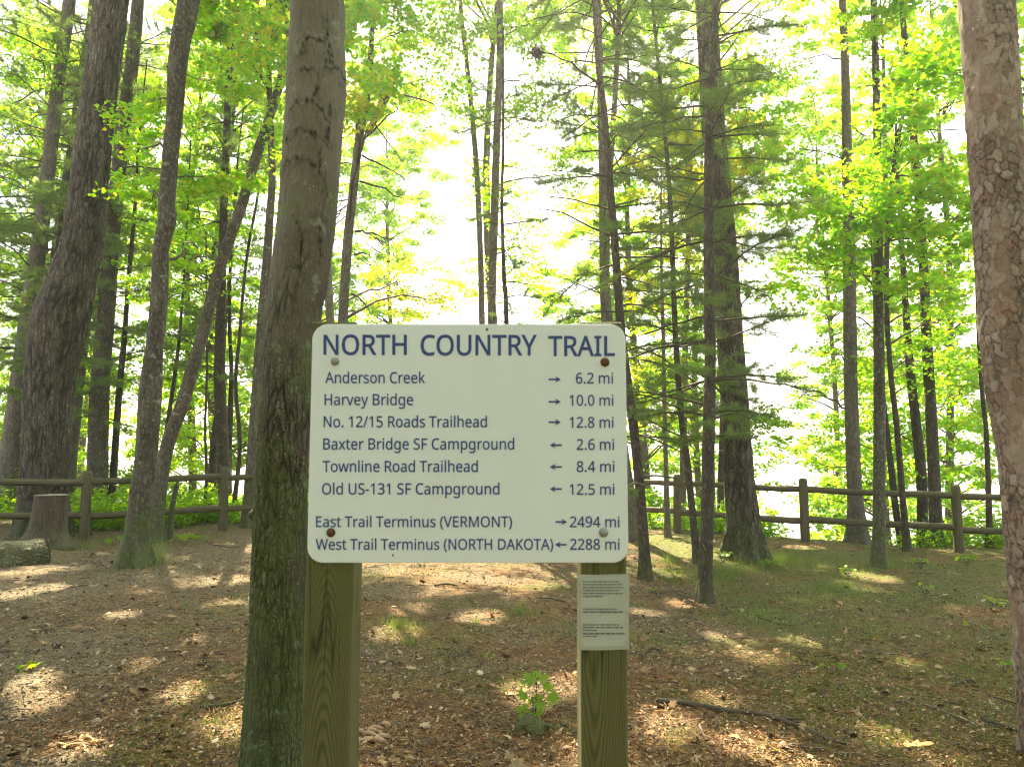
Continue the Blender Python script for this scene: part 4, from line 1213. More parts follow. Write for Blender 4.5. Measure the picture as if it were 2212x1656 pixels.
        if limb:
            hd = math.hypot(c[0] - s.on(c[2])[0], c[1] - s.on(c[2])[1])
            st = s.on(max(s.base[2] + .5, c[2] - rise * hd))
            p = s.limb(st[:3], c, min(.5 * st[3], .009 + .006 * hd), .004, .05 * hd)
            for q in pc[:: max(1, K // 12)]:
                e = p[min(6, max(2, int(3 + 3 * g.random())))]
                s.crown.tube(curve3(e, q, .03, 4, .015, g), np.linspace(.0045, .0018, 4), 3, 1, False)

    def high(s, zc, rx, rz, n=5000, size=.075, tmpl=LEAF4, off=(0, 0), m=0):
        """the crown above the picture: clumps of leaves round the upper stem"""
        g = s.g
        p = s.on(zc)
        c = np.array([p[0] + off[0], p[1] + off[1], zc])
        K = 34
        n = int(n * (1.6 if tmpl is not LEAF4 else 1.6))
        size = size if tmpl is not LEAF4 else size * 1.2
        d = g.normal(0, 1, (K, 3)); d /= np.linalg.norm(d, axis=1)[:, None]
        pc = c + d * np.array([rx, rx, rz]) * (g.uniform(0.1, 1, K) ** .45)[:, None]
        w = g.integers(0, K, n)
        pr = g.uniform(.35, .8, K) * rx / 2.4
        q = g.normal(0, .34, (n, 3)) * pr[w][:, None] * np.array([1, 1, .45])
        leaves(s.crown, pc[w] + q, size, g, tmpl, .7, m)
        for k in range(0, K, 3):
            st = s.on(pc[k][2] - .6 * rx * .5)
            s.crown.tube(curve3(st[:3], pc[k], .1, 5, .05, g), np.linspace(min(st[3] * .6, .035), .006, 5), 4, 1, False)

    def pine(s, z0, z1, gap, Lf, per=4, leafed=.35, tuft=.04, nb=12, nl=.10, nw=.0045, droop=.1, bare=0.0, arc=None, keep=1.0):
        """whorls of pine limbs with needle tufts along their branchlets"""
        g = s.g
        z = z0
        NB, ND, NL = [], [], []
        while z < z1:
            off = g.uniform(0, 6.28)
            for q in range(per):
                if g.random() > keep:
                    continue
                az = off + q * 6.283 / per + g.normal(0, .3)
                if arc is not None:
                    az = g.uniform(*arc)
                L = Lf(z) * g.uniform(.6, 1.15)
                st = s.on(z + g.normal(0, .05))
                el = g.uniform(-.22, .42)
                dirv = np.array([math.cos(az) * math.cos(el), math.sin(az) * math.cos(el), math.sin(el)])
                k = 8
                t = np.linspace(0, 1, k)
                p = st[:3] + dirv * (t * L)[:, None]
                p[:, 2] -= droop * g.uniform(.2, 2.2) * L * t ** 2
                p[1:] += np.cumsum(g.normal(0, .012 * L, (k - 1, 3)), 0)
                mb = MB()
                r0 = min(st[3] * .55, .006 + .008 * L)
                mb.tube(p, np.linspace(r0, .0028, k), 4)
                isbare = g.random() < bare
                side = np.cross(dirv, [0, 0, 1.0]); side /= np.linalg.norm(side)
                tt = .22
                sg = 1
                while tt < 1.0:
                    e = np.array([np.interp(tt, t, p[:, i]) for i in range(3)])
                    bl = ((1 - tt) * .42 * L + .12) * g.uniform(.6, 1.2)
                    bd = dirv * .75 + side * sg * g.uniform(.5, .9) + np.array([0, 0, g.normal(.02, .26)])
                    bd /= np.linalg.norm(bd)
                    e2 = e + bd * bl + np.array([0, 0, -.12 * bl])
                    mb.tube(curve3(e, e2, .04 * bl, 4, .02 * bl, g), np.linspace(.0032, .0014, 4), 3, 0, False)
                    if tt > leafed and not isbare:
                        m_ = max(2, int(bl / tuft))
                        
                        for u in np.linspace(.25, 1, m_):
                            NB.append(e + (e2 - e) * u); ND.append(bd)
                    sg = -sg
                    tt += .11 / max(L, .4) + .02
                if not isbare:
                    for u in np.linspace(max(leafed, .5), 1, max(2, int(L * .5 / tuft))):
                        NB.append(np.array([np.interp(u, t, p[:, i]) for i in range(3)])); ND.append(dirv)
                mb.build('branch', M['twig_bark'], s.root, origin=s.base)
            z += gap * g.uniform(.75, 1.25)
        if NB:
            nb = int(nb * 1.7)
            nw = nw * 1.25
            B = np.repeat(np.array(NB), nb, 0)
            D = np.repeat(np.array(ND), nb, 0)
            D = D * .7 + g.normal(0, .72, D.shape) + np.array([0, 0, .12])
            blades(s.crown, B + g.normal(0, .013, B.shape), D, g.uniform(.7, 1.15, len(B)) * nl, np.full(len(B), nw), g)

    def done(s, leafm='maple_leaf', leafm2=None):
        o = s.trunk_mb.build('trunk', M[s.bark], s.root, origin=s.base)
        if hasattr(s, 'scar'):
            at_ = o.data.attributes.new('scar', 'FLOAT', 'POINT')
            if hasattr(s, 'cell'):
                ac_ = o.data.attributes.new('cell', 'FLOAT', 'POINT')
                ac_.data.foreach_set('value', np.concatenate([s.cell, np.zeros(len(o.data.vertices) - len(s.cell))]).astype(np.float32))
            at_ = o.data.attributes['scar']
            at_.data.foreach_set('value', np.concatenate([s.scar, np.zeros(len(o.data.vertices) - len(s.scar))]).astype(np.float32))
        if s.crown.v:
            s.crown.build('crown', [M[leafm], M['twig_bark'], M[leafm2 or leafm]], s.root, smooth=False, origin=s.base)
        return s


# ------------------------------------------------------------------ the trees one can tell apart
T = Tree('maple_tree', 'stout maple with mossy furrowed lower bark close behind the left sign post',
         [(686, 0, 112), (684, 120, 122), (683, 200, 126), (676, 300, 124), (669, 400, 123), (660, 500, 124), (646, 600, 122), (630, 700, 119), (618, 830, 117), (610, 940, 116), (607, 1040, 115), (604, 1200, 116), (600, 1330, 116), (594, 1500, 120), (590, 1660, 126)],
         Y=3.6, bark='maple_bark', top=15, disp=.050, dfreq=5, flare=.35, seg=200, step=.010)
T.furrow(.034, .15, .0075, .95, .6, 2.3, seed=2, wd=.17)
T.scars([[(707, 42), (706, 63), (704, 90)], [(654, 118), (655, 94), (666, 82), (688, 87), (709, 101), (716, 115), (713, 139)], [(706, 108), (704, 129), (699, 153), (695, 170), (685, 198), (674, 219)],
         [(648, 160), (654, 151), (671, 153), (688, 162)], [(713, 150), (727, 146), (737, 157), (742, 174)], [(633, 237), (640, 223), (657, 216), (678, 226), (692, 237), (702, 257)], [(714, 226), (713, 257), (708, 292), (706, 313)],
         [(621, 303), (629, 285), (650, 278), (678, 289), (699, 306), (709, 320)], [(608, 376), (622, 351), (643, 341), (668, 348), (688, 369), (702, 400), (706, 428)], [(692, 320), (688, 365)], [(660, 285), (690, 300)], [(640, 470), (650, 520), (648, 580)], [(700, 430), (690, 500), (692, 560)]])
T.knob(1110, -1.6, .03)
T.high(11.5, 2.6, 2.0, 5200, .08)
T.done()

T = Tree('oak_tree', 'massive dark furrowed oak with a swollen elbow, leaning right behind the stump',
         [(240, 0, 68), (226, 120, 68), (203, 300, 72), (190, 420, 76), (178, 520, 82), (160, 590, 92), (142, 650, 106), (128, 700, 112), (114, 780, 100), (102, 880, 94), (98, 980, 92), (94, 1080, 94), (92, 1178, 104)],
         Y=12.3, bark='oak_bark', top=17, disp=.05, dfreq=3, flare=.35, seg=160, step=.03)
T.furrow(.085, .36, .020, 1.0, .6, seed=3, wd=.22)
T.high(14.5, 3.2, 2.6, 5600, .09)
T.done()

T = Tree('maple_tree', 'crooked lichen grey maple standing on the path edge right of the stump',
         [(408, 0, 44), (392, 80, 40), (383, 150, 38), (377, 250, 33), (370, 320, 33), (365, 380, 33), (360, 440, 33), (361, 475, 37), (348, 540, 33), (344, 640, 35), (333, 760, 37), (324, 850, 47), (318, 960, 45), (304, 1080, 46), (296, 1150, 50), (288, 1222, 62)],
         bark='lichen_bark', top=15, disp=.06, dfreq=4, flare=.55, seg=90, step=.025)
T.furrow(.06, .09, .006, .75, .7, seed=5, wd=.2)
for y, sd_, r in ((150, -1, .035), (470, 1, .04), (640, -1, .03), (700, 1, .03)):
    T.knob(y, sd_, r)
for a in ((335, 240, 120, 130, 11, .6), (430, 185, 90, 80, 10.5, .6), (440, 382, 165, 70, 9.7, .88), (330, 430, 90, 150, 11, .55), (430, 545, 140, 70, 12, .5), (320, 620, 80, 90, 11.5, .45), (395, 640, 60, 60, 12, .4), (300, 330, 60, 90, 11, .5), (380, 470, 60, 50, 11, .4)):
    T.spray(*a, size=.05)
T.high(11.5, 2.4, 2.2, 4600, .085)
T.done()

T = Tree('maple_tree', 'slim maple leaning hard right across the fence, left of the stout maple',
         [(612, 150, 16), (592, 222, 18), (570, 290, 20), (550, 350, 21), (520, 450, 21), (498, 510, 22), (481, 560, 23), (463, 620, 23), (450, 675, 24), (430, 750, 26), (412, 810, 27), (395, 870, 28), (372, 930, 28), (358, 978, 28), (347, 1050, 27), (341, 1110, 27), (336, 1172, 30)],
         bark='lichen_bark', top=10, disp=.05, dfreq=4, flare=.35, seg=28, step=.06)
for a in ((545, 60, 200, 140, 11, .72), (590, 200, 120, 140, 11.3, .7), (470, 130, 100, 100, 13, .4), (610, 330, 70, 90, 12, .4), (500, 20, 120, 70, 12, .6)):
    T.spray(*a, size=.052, m=0)
T.spray(560, 95, 190, 120, 10.8, .18, size=.05, m=2, limb=False)
T.high(10.5, 2.2, 1.8, 3600, .085)
T.done('maple_leaf', 'yellow_leaf')

T = Tree('broadleaf_tree', 'pale slender tree with bare lower limbs directly behind the left of the sign top',
         [(793, 200, 14), (789, 235, 16), (780, 275, 17), (773, 320, 17), (767, 375, 18), (760, 440, 19), (752, 510, 20), (746, 600, 20), (741, 690, 21), (735, 900, 24), (730, 1140, 30)],
         Y=13.2, bark='grey_bark', top=12, disp=.04, seg=20, step=.12)
for a in ((815, 90, 150, 220, 10.5, .66), (785, 215, 90, 110, 10.3, .5), (900, 60, 170, 120, 13, .4), (930, 190, 170, 190, 14, .22)):
    T.spray(*a, size=.05)
T.spray(775, 235, 90, 110, 10.2, .6, size=.055, m=2, limb=False)
T.spray(890, 620, 190, 130, 16.5, .38, size=.05, m=2)
T.spray(960, 640, 160, 70, 17, .4, size=.05, m=2)
for (x0, y0, x1, y1) in ((781, 335, 900, 420), (778, 392, 905, 462), (767, 500, 868, 535), (765, 550, 808, 562), (760, 635, 815, 695), (778, 330, 870, 160), (786, 300, 905, 205), (870, 205, 985, 265), (790, 250, 868, 350)):
    T.limb(at(x0, y0, 13.2), at(x1, y1, 12.6 + .8 * T.g.random()), .022, .004, .08, 8, 5, .02)
lump(T.trunk_mb, [at(792, 290, 13.1), at(815, 250, 13.0), at(840, 185, 12.9), at(856, 155, 12.9)], [.05, .06, .09, .05], 12, .5, 9, 77)
T.high(12, 2.0, 1.8, 2600, .085, off=(.5, .3))
T.high(13.6, 2.6, 1.2, 5200, .085, off=(1.2, 3.0))  # extra crown mass added, set off the stem to shade the ground
T.done('maple_leaf', 'yellow_leaf')

for spec in (
    ('broadleaf_tree', 'thin curving pale tree, leftmost of the three behind the sign middle', [(994, 0, 9), (1007, 125, 10), (1020, 250, 11), (1030, 375, 12), (1036, 500, 12), (1041, 690, 13), (1046, 1140, 17)], 15.5, 'grey_bark', 15,
     [(1010, 70, 150, 150, 15, .5), (1050, 230, 120, 140, 15.5, .36), (1020, 420, 90, 160, 15.8, .25), (945, 230, 130, 220, 15.5, .3), (925, 60, 130, 130, 15.5, .4)]),
    ('broadleaf_tree', 'straight grey tree, tallest of the three trunks behind the sign middle', [(1080, 0, 13), (1079, 150, 15), (1073, 300, 16), (1067, 500, 17), (1062, 690, 17), (1058, 1140, 22)], 14.8, 'grey_bark', 16,
     [(1120, 60, 130, 140, 15, .42), (1100, 420, 130, 130, 16, .35), (1150, 540, 150, 150, 16, .38), (1040, 600, 130, 90, 17, .3), (1190, 180, 150, 200, 15.6, .34), (1230, 380, 120, 200, 15.6, .34), (1130, 250, 100, 130, 15.4, .3)]),
):
    T = Tree(spec[0], spec[1], spec[2], Y=spec[3], bark=spec[4], top=spec[5], disp=.04, seg=18, step=.15)
    for a in spec[6]:
        T.spray(*a, size=.05)
    T.high(14.8, 2.2, 1.8, 3400, .085, tmpl=LEAF8)
    T.done('far_leaf')

T = Tree('young_pine_tree', 'wiry dark young pine, rightmost of the three trunks behind the sign middle',
         [(1087, 60, 4), (1087, 200, 5), (1087, 330, 6), (1084, 430, 6), (1089, 600, 9), (1094, 690, 10), (1100, 1140, 15)], Y=12.2, bark='dark_bark', top=8.3, disp=.04, seg=14, step=.15)
T.pine(3.2, 8.2, .42, lambda z: .75, per=3, leafed=.4, nb=11, nl=.09, nw=.006, bare=.25)
T.done('needles')

T = Tree('young_pine_tree', 'dark slanting pine with drooping bare limbs just right of the sign',
         [(1283, 0, 7), (1291, 140, 10), (1303, 220, 13), (1310, 300, 14), (1320, 425, 16), (1330, 550, 17), (1340, 695, 18), (1352, 800, 19), (1366, 900, 20), (1378, 1010, 21), (1388, 1130, 22), (1395, 1252, 25)],
         bark='dark_bark', top=8.5, disp=.05, dfreq=4, seg=22, step=.07)
T.pine(2.9, 8.4, .36, lambda z: 1.35 - .06 * (z - 2), per=4, leafed=.42, nb=12, nl=.10, nw=.0048, bare=.4, droop=.28)
T.pine(1.2, 2.9, .5, lambda z: 1.0, per=3, leafed=.5, nb=12, nl=.10, nw=.0048, bare=.55, droop=.2)
T.done('needles')
q = at(1160, 122, 8.9)
st_ = T.on(q[2] - .15)[:3]
T.limb(st_, q + (q - st_) * .25, .016, .003, .10, 9, 5, .012)
q = q + np.array([0, 0, .05])
nb_ = MB()
for k in range(150):
    d = rng.normal(0, 1, 3); d /= np.linalg.norm(d)
    nb_.tube([q + d * .01 + rng.normal(0, .03, 3), q + d * .05 + rng.normal(0, .03, 3), q + d * .09 + rng.normal(0, .04, 3)], [.004, .003, .0015], 3, 0, False)
o = nb_.build('dead_twig_clump', M['twig_bark'], origin=q)
o.location = q
tag(o, 'small dark clump of dead twigs caught on a bare limb above the sign', 'twig clump')

T = Tree('white_pine_tree', 'grey straight trunk half hidden behind the slanting pine at the sign corner',
         [(1293, 0, 12), (1296, 150, 14), (1300, 300, 16), (1303, 450, 18), (1306, 600, 22), (1312, 700, 25), (1336, 930, 32), (1352, 1050, 34), (1364, 1158, 44)], Y=13.0, bark='grey_bark', top=14, disp=.04, seg=24, step=.12)
T.pine(6.5, 13.5, .7, lambda z: 1.5, per=4, leafed=.35, nb=11, nl=.11, nw=.007, bare=.1)
T.done('needles')

T = Tree('young_pine_tree', 'slim slanting pine two trunks right of the sign with foliage to its foot',
         [(1408, 0, 6), (1420, 120, 7), (1432, 250, 8), (1442, 350, 9), (1450, 480, 10), (1455, 620, 11), (1459, 720, 12), (1466, 830, 13), (1474, 920, 14), (1486, 1010, 15), (1496, 1110, 15), (1508, 1220, 18)],
         bark='dark_bark', top=8.5, disp=.05, dfreq=4, seg=20, step=.08)
T.pine(1.7, 8.3, .40, lambda z: 1.15 - .07 * (z - 2), per=4, leafed=.32, nb=12, nl=.10, nw=.0055, bare=.12)
T.done('needles')

T = Tree('young_pine_tree', 'dark straight young pine with whorled limbs in front of the big oak on the right',
         [(1545, 0, 12), (1541, 150, 15), (1534, 250, 19), (1531, 400, 21), (1531, 550, 22), (1533, 700, 23), (1534, 800, 24), (1531, 920, 26), (1529, 1050, 27), (1526, 1180, 28), (1521, 1302, 33)],
         bark='dark_bark', top=7.5, disp=.05, dfreq=4, flare=.45, seg=32, step=.05)
T.pine(1.9, 7.4, .36, lambda z: 1.35 - .09 * (z - 2), per=5, leafed=.34, nb=12, nl=.10, nw=.0042, bare=.12, droop=.12)
T.done('needles')

T = Tree('oak_tree', 'big straight grey oak with a flared mossy base, broadest trunk right of the sign',
         [(1524, 0, 44), (1530, 100, 46), (1540, 250, 50), (1548, 350, 50), (1560, 480, 52), (1569, 600, 54), (1576, 720, 56), (1584, 830, 58), (1590, 930, 60), (1597, 1040, 64), (1606, 1130, 68), (1612, 1208, 78)],
         bark='oak_bark', top=16, disp=.045, dfreq=3.5, flare=.5, seg=130, step=.03)
T.furrow(.075, .32, .014, 1.0, .5, seed=4, wd=.22)
for a in ((1640, 250, 180, 220, 12.5, .4), (1650, 640, 130, 130, 12.5, .4), (1630, 920, 130, 110, 13.5, .6)):
    T.spray(*a, size=.05)
T.high(13.5, 3.0, 2.4, 5600, .085)
T.done()

T = Tree('red_pine_tree', 'thick scaly pinkish pine at the right edge of the picture',
         [(2131, 0, 104), (2140, 150, 104), (2149, 300, 105), (2160, 450, 107), (2172, 600, 110), (2186, 780, 112), (2206, 900, 114), (2224, 1010, 116), (2255, 1328, 122), (2275, 1500, 126), (2288, 1600, 132)],
         Y=3.95, bark='red_pine_bark', top=15, disp=.035, dfreq=7, flare=.2, seg=220, step=.009)
T.furrow(.042, .062, .0055, 1.0, .9, plates=.009, seed=6)
for y, sd_, r in ((20, .5, .022), (405, -.1, .014), (437, -1.4, .02)):
    T.knob(y, sd_, r)
T.high(12, 2.2, 1.6, 4200, .075)
T.done('needles')

T = Tree('broadleaf_tree', 'smooth pale grey tree standing at the fence between its two right posts',
         [(1822, 50, 15), (1827, 200, 18), (1830, 350, 21), (1834, 500, 24), (1836, 700, 27), (1838, 840, 28), (1842, 960, 29), (1846, 1060, 31), (1853, 1172, 42)], Y=13.4, bark='grey_bark', top=16, disp=.035, seg=30, step=.09)
T.limb(at(1838, 885, 13.4), at(1705, 865, 13.2), .02, .004, .18, 9, 5, .02)
for a in ((1720, 320, 170, 190, 13.5, .4), (1740, 600, 150, 120, 14, .35), (1700, 130, 120, 130, 14, .35), (1770, 760, 120, 90, 14.5, .3)):
    T.spray(*a, size=.052)
T.high(14.5, 2.6, 2.2, 4600, .085, tmpl=LEAF8)
T.done()

T = Tree('maple_tree', 'slim dark maple with bright layered leaves standing inside the right fence',
         [(1887, 0, 13), (1891, 120, 14), (1895, 300, 16), (1897, 450, 18), (1897, 650, 20), (1899, 800, 22), (1900, 900, 24), (1899, 1080, 25), (1899, 1226, 29)],
         bark='lichen_bark', top=13, disp=.05, dfreq=4, seg=28, step=.07)
for a in ((1850, 430, 330, 150, 9.7, .72), (2010, 470, 200, 160, 9.9, .72), (1740, 430, 180, 130, 10.2, .5), (1950, 300, 220, 140, 9.6, .66), (1880, 18, 420, 60, 9.8, .7), (1700, 560, 130, 90, 11, .35), (1990, 620, 180, 130, 10.4, .55), (1830, 560, 200, 90, 10, .55), (2060, 350, 110, 130, 9.5, .7)):
    T.spray(*a, size=.05)
T.high(10.5, 2.4, 2.0, 4200, .085)
T.done()

T = Tree('maple_tree', 'arching thin maple with spreading bare limbs between the right trunks',
         [(1985, 190, 5), (1958, 225, 7), (1940, 300, 8), (1930, 370, 9), (1919, 480, 10), (1915, 600, 10), (1918, 720, 10), (1926, 825, 11), (1938, 928, 12), (1950, 1078, 13), (1960, 1178, 15)], Y=12.4, bark='dark_bark', top=7.2, disp=.04, seg=14, step=.1)
for (x0, y0, x1, y1) in ((1938, 290, 2100, 282), (1922, 375, 2110, 420), (1918, 385, 1838, 430), (1930, 350, 2040, 310), (1916, 460, 2060, 560), (1922, 520, 2100, 520)):
    T.limb(at(x0, y0, 12.4), at(x1, y1, 11.6), .02, .004, .05, 8, 5, .015)
for a in ((1960, 780, 250, 150, 13.5, .45), (2060, 690, 120, 140, 13.5, .35)):
    T.spray(*a, size=.05)
T.done()

for spec in (
    ('broadleaf_tree', 'dark upright tree behind the right fence, right of the slim maple', [(1950, 40, 12), (1960, 120, 13), (1968, 220, 14), (1980, 380, 16), (1993, 540, 18), (2000, 700, 21), (2007, 820, 22), (2013, 930, 23), (2019, 1060, 25), (2023, 1180, 27)], 13.7, 'dark_bark', 15, [(2000, 950, 200, 200, 14.8, .5), (2080, 850, 120, 150, 14.5, .4)]),
    ('broadleaf_tree', 'leaning dark tree behind the right fence, left of the upright one', [(1950, 560, 12), (1956, 660, 14), (1963, 770, 17), (1975, 880, 19), (1985, 970, 21), (1992, 1060, 22), (1993, 1180, 23)], 14.2, 'dark_bark', 9, [(1850, 920, 170, 180, 15.3, .45), (1930, 800, 150, 120, 15.5, .4)]),
    ('broadleaf_tree', 'slender tree with a leafy stem behind the right fence beside the pale grey tree', [(1905, 830, 9), (1916, 930, 11), (1926, 1020, 13), (1935, 1100, 14), (1944, 1160, 15)], 14.4, 'dark_bark', 6, [(1860, 1040, 120, 130, 15, .4), (1800, 950, 90, 130, 15.2, .28)]),
    ('young_tree', 'spindly knotted young tree by the last fence post on the right', [(2106, 440, 5), (2109, 560, 7), (2112, 660, 8), (2117, 780, 9), (2123, 860, 9), (2130, 930, 10), (2135, 1050, 11), (2138, 1178, 14)], 13.2, 'dark_bark', 7, [(2130, 1010, 80, 170, 14.6, .45), (2090, 560, 70, 120, 13.5, .3)]),
    ('young_tree', 'thin straight sapling trunk standing beside the first fence post right of the sign', [(1430, 640, 7), (1433, 740, 8), (1435, 860, 9), (1438, 990, 10), (1442, 1148, 13)], 13.6, 'grey_bark', 7, [(1430, 880, 130, 150, 14.8, .45), (1440, 720, 130, 120, 15, .5)]),
    ('broadleaf_tree', 'far pale tree with yellowing leaves behind the slim slanting pine', [(1490, 400, 10), (1486, 560, 11), (1480, 760, 13), (1476, 1000, 15), (1474, 1120, 17)], 17.5, 'grey_bark', 10, [(1445, 425, 160, 150, 16, .6), (1440, 600, 180, 170, 16.5, .5), (1420, 830, 150, 170, 16.5, .4), (1560, 540, 120, 200, 17, .4)]),
    ('broadleaf_tree', 'short dark trunk seen beside the big oak through the right fence rails', [(1562, 860, 11), (1558, 1000, 13), (1556, 1140, 16)], 16.5, 'dark_bark', 7, [(1640, 1000, 130, 120, 16.5, .4)]),
):
    T = Tree(spec[0], spec[1], spec[2], Y=spec[3], bark=spec[4], top=spec[5], disp=.05, seg=18, step=.12)
    for a in spec[6]:
        T.spray(*a, size=.052)
    if spec[5] > 9:
        T.high(spec[5] - 1.5, 2.2, 1.8, 3400, .085, tmpl=LEAF8)
    T.done('maple_leaf' if 'yellow' not in spec[1] else 'yellow_leaf')

# maple whose bough hangs in beside the red pine
T = Tree('maple_tree', 'maple with large bright leaves hanging beside the scaly pine at the right edge',
         [(2330, 0, 30), (2340, 400, 34), (2345, 900, 38), (2350, 1250, 44)], Y=8.2, bark='lichen_bark', top=12, disp=.05, seg=24, step=.1)
T.spray(2045, 150, 130, 190, 7.2, .72, size=.055, tmpl=LEAF14)
T.spray(2010, 110, 120, 90, 7.6, .5, size=.055, tmpl=LEAF14)
T.spray(2075, 80, 70, 150, 7.3, .5, size=.055, tmpl=LEAF14)
T.spray(2205, 230, 70, 480, 8, .72, size=.055, tmpl=LEAF14)
T.high(10.5, 2.2, 1.8, 3000, .085)
T.done()

# left background pines and hardwoods
LB = [
    ('white_pine_tree', 'tall hazy pine at the far left behind the big dark oak', [(150, 0, 24), (143, 60, 24), (122, 200, 25), (112, 300, 27), (98, 420, 29), (82, 540, 32), (66, 660, 35), (48, 800, 40), (32, 920, 42), (22, 1010, 44), (14, 1090, 48)], 15.5, 'grey_bark', 17, (3.6, 11.5, .55, 2.1)),
    ('white_pine_tree', 'dim pine trunk showing between the dark oak and its left neighbour', [(205, 0, 22), (192, 100, 24), (176, 200, 25), (160, 320, 26), (140, 450, 28), (118, 620, 30), (100, 850, 34), (90, 1090, 40)], 17, 'dark_bark', 17, (4.0, 12, .6, 2.0)),
    ('white_pine_tree', 'straight grey pine just right of the dark oak behind the first fence post', [(298, 0, 24), (291, 80, 26), (284, 150, 27), (268, 260, 28), (257, 360, 29), (247, 450, 30), (238, 560, 32), (229, 690, 34), (218, 800, 37), (213, 900, 40), (211, 1000, 41), (208, 1095, 44)], 15.2, 'lichen_bark', 17, (2.2, 10.5, .55, 1.5)),
    ('white_pine_tree', 'slim dark pine behind the second fence post from the left', [(500, 40, 12), (496, 120, 13), (492, 220, 14), (487, 340, 15), (483, 480, 17), (478, 620, 19), (475, 740, 21), (475, 830, 24), (479, 930, 26), (484, 1020, 27), (488, 1095, 29)], 15.3, 'dark_bark', 14, (3.2, 9.5, .6, 1.2)),
    ('broadleaf_tree', 'mossy trunk half hidden by the left edge of the stout maple', [(584, 270, 14), (588, 380, 15), (582, 480, 17), (574, 600, 20), (566, 700, 22), (558, 820, 24), (548, 960, 26), (541, 1060, 27), (538, 1150, 30)], 13.6, 'lichen_bark', 12, None),
    ('young_tree', 'very thin wavy tree left of the leaning maple top', [(560, 400, 5), (552, 450, 5), (537, 530, 6), (526, 620, 6), (518, 720, 7), (509, 830, 8), (518, 960, 9), (507, 1080, 10)], 14.6, 'dark_bark', 7, None),
    ('young_tree', 'thin straight tree touching the slim dark pine on its right', [(508, 430, 6), (498, 560, 7), (496, 700, 8), (500, 800, 9), (497, 900, 12), (494, 1000, 13), (494, 1090, 14)], 15.6, 'dark_bark', 9, None),
    ('young_tree', 'thin dark trunk between the straight grey pine and the crooked maple', [(292, 440, 7), (283, 540, 8), (275, 640, 9), (268, 740, 11), (258, 840, 13), (250, 950, 14), (243, 1060, 15)], 15.4, 'dark_bark', 10, None),
    ('broadleaf_tree', 'short leaning trunk just right of the dark oak above the fence rails', [(188, 680, 15), (180, 750, 18), (170, 830, 22), (160, 920, 25), (151, 1010, 26), (147, 1090, 28)], 16.2, 'grey_bark', 9, None),
    ('young_tree', 'thin leaning trunk behind the leaning maple above the rails', [(390, 700, 6), (379, 800, 8), (366, 890, 9), (356, 970, 10), (352, 1080, 11)], 15.0, 'dark_bark', 8, None),
    ('young_tree', 'spindly crooked stem left of the second fence post', [(447, 740, 4), (446, 840, 5), (443, 930, 5), (446, 1010, 6), (443, 1085, 7)], 14.8, 'dark_bark', 6, None),
    ('young_pine_tree', 'thin green young pine showing left of the dark oak elbow', [(138, 380, 7), (130, 480, 8), (122, 560, 9), (114, 640, 10), (104, 900, 12), (100, 1090, 14)], 14.6, 'dark_bark', 7, (2.5, 6.8, .5, 1.1)),
    ('broadleaf_tree', 'short dark trunk just left of the second fence post', [(474, 860, 13), (466, 930, 16), (460, 1000, 18), (455, 1090, 21)], 17.5, 'dark_bark', 8, None),
]
LS = {
    0: [(60, 120, 140, 170, 15, .45), (40, 290, 120, 130, 16, .4), (30, 950, 110, 110, 16, .5), (60, 820, 140, 110, 16, .4)],
    1: [(60, 620, 150, 140, 16, .4), (250, 60, 60, 120, 15, .3)],
    2: [(300, 800, 90, 150, 16, .35), (180, 800, 90, 120, 16, .35)],
    3: [(500, 470, 90, 220, 16, .38), (440, 660, 80, 140, 17, .35)],
    4: [(560, 460, 60, 170, 14.5, .4), (600, 280, 60, 90, 14, .4)],
    5: [(530, 650, 70, 190, 15.5, .38)],
    7: [(290, 540, 80, 150, 15.5, .4), (350, 760, 70, 170, 15.5, .35)],
    9: [(420, 830, 110, 140, 17, .25)],
    12: [(500, 890, 120, 150, 18, .25), (400, 960, 130, 90, 18.5, .3)],
}
for i_, (nm, lab, path, Y, bark, top, pn) in enumerate(LB):
    T = Tree(nm, lab, path, Y=Y, bark=bark, top=top, disp=.045, seg=22, step=.10)
    for a in LS.get(i_, []):
        T.spray(*a, size=.052, m=2)
    if pn:
        T.pine(pn[0], pn[1], pn[2], lambda z: pn[3], per=5, leafed=.28, tuft=.075, nb=11, nl=.13, nw=.008, bare=.08)
        if top > 12:
            T.high(top - 2, 2.4, 2.0, 3600, .085)
        T.done('needles', 'maple_leaf')
    else:
        if top > 11:
            T.high(top - 1.5, 2.2, 1.8, 3200, .085, tmpl=LEAF8, m=2)
        T.done('maple_leaf', 'maple_leaf')

# trees on the slope beyond the fence
FAR = [
    (-13.5, 21, 15, 'far left'), (-10.5, 24, 16, 'behind the hazy left pine'), (-8.2, 20.5, 14, 'left of the straight grey pine'), (-6.6, 25, 16, 'behind the crooked maple'), (-15.5, 27, 17, 'beyond the far left pine'),
    (-9.2, 31, 18, 'between the left trunks'), (-4.6, 28, 15, 'behind the stout maple'),
    (3.6, 21, 15, 'behind the slanting pine'), (6.2, 24, 15, 'behind the big right oak'), (10.2, 20, 15, 'right of the pale grey tree'), (13.0, 22, 16, 'beyond the last right fence post'), (11.6, 27, 16, 'low on the right slope'), (15.5, 19, 15, 'behind the scaly pine'),
    (-4.9, 19, 17.5, 'added to shade the clearing, hidden low by the stout maple'), (-.43, 19, 17.5, 'added to shade the clearing, in line with the straight grey trunk'), (2.68, 19, 17.5, 'added to shade the clearing, in line with the slanting pine'), (5.3, 19, 17.5, 'added to shade the clearing, in line with the big right oak'),  # four trees added so their high crowns shade the clearing
]
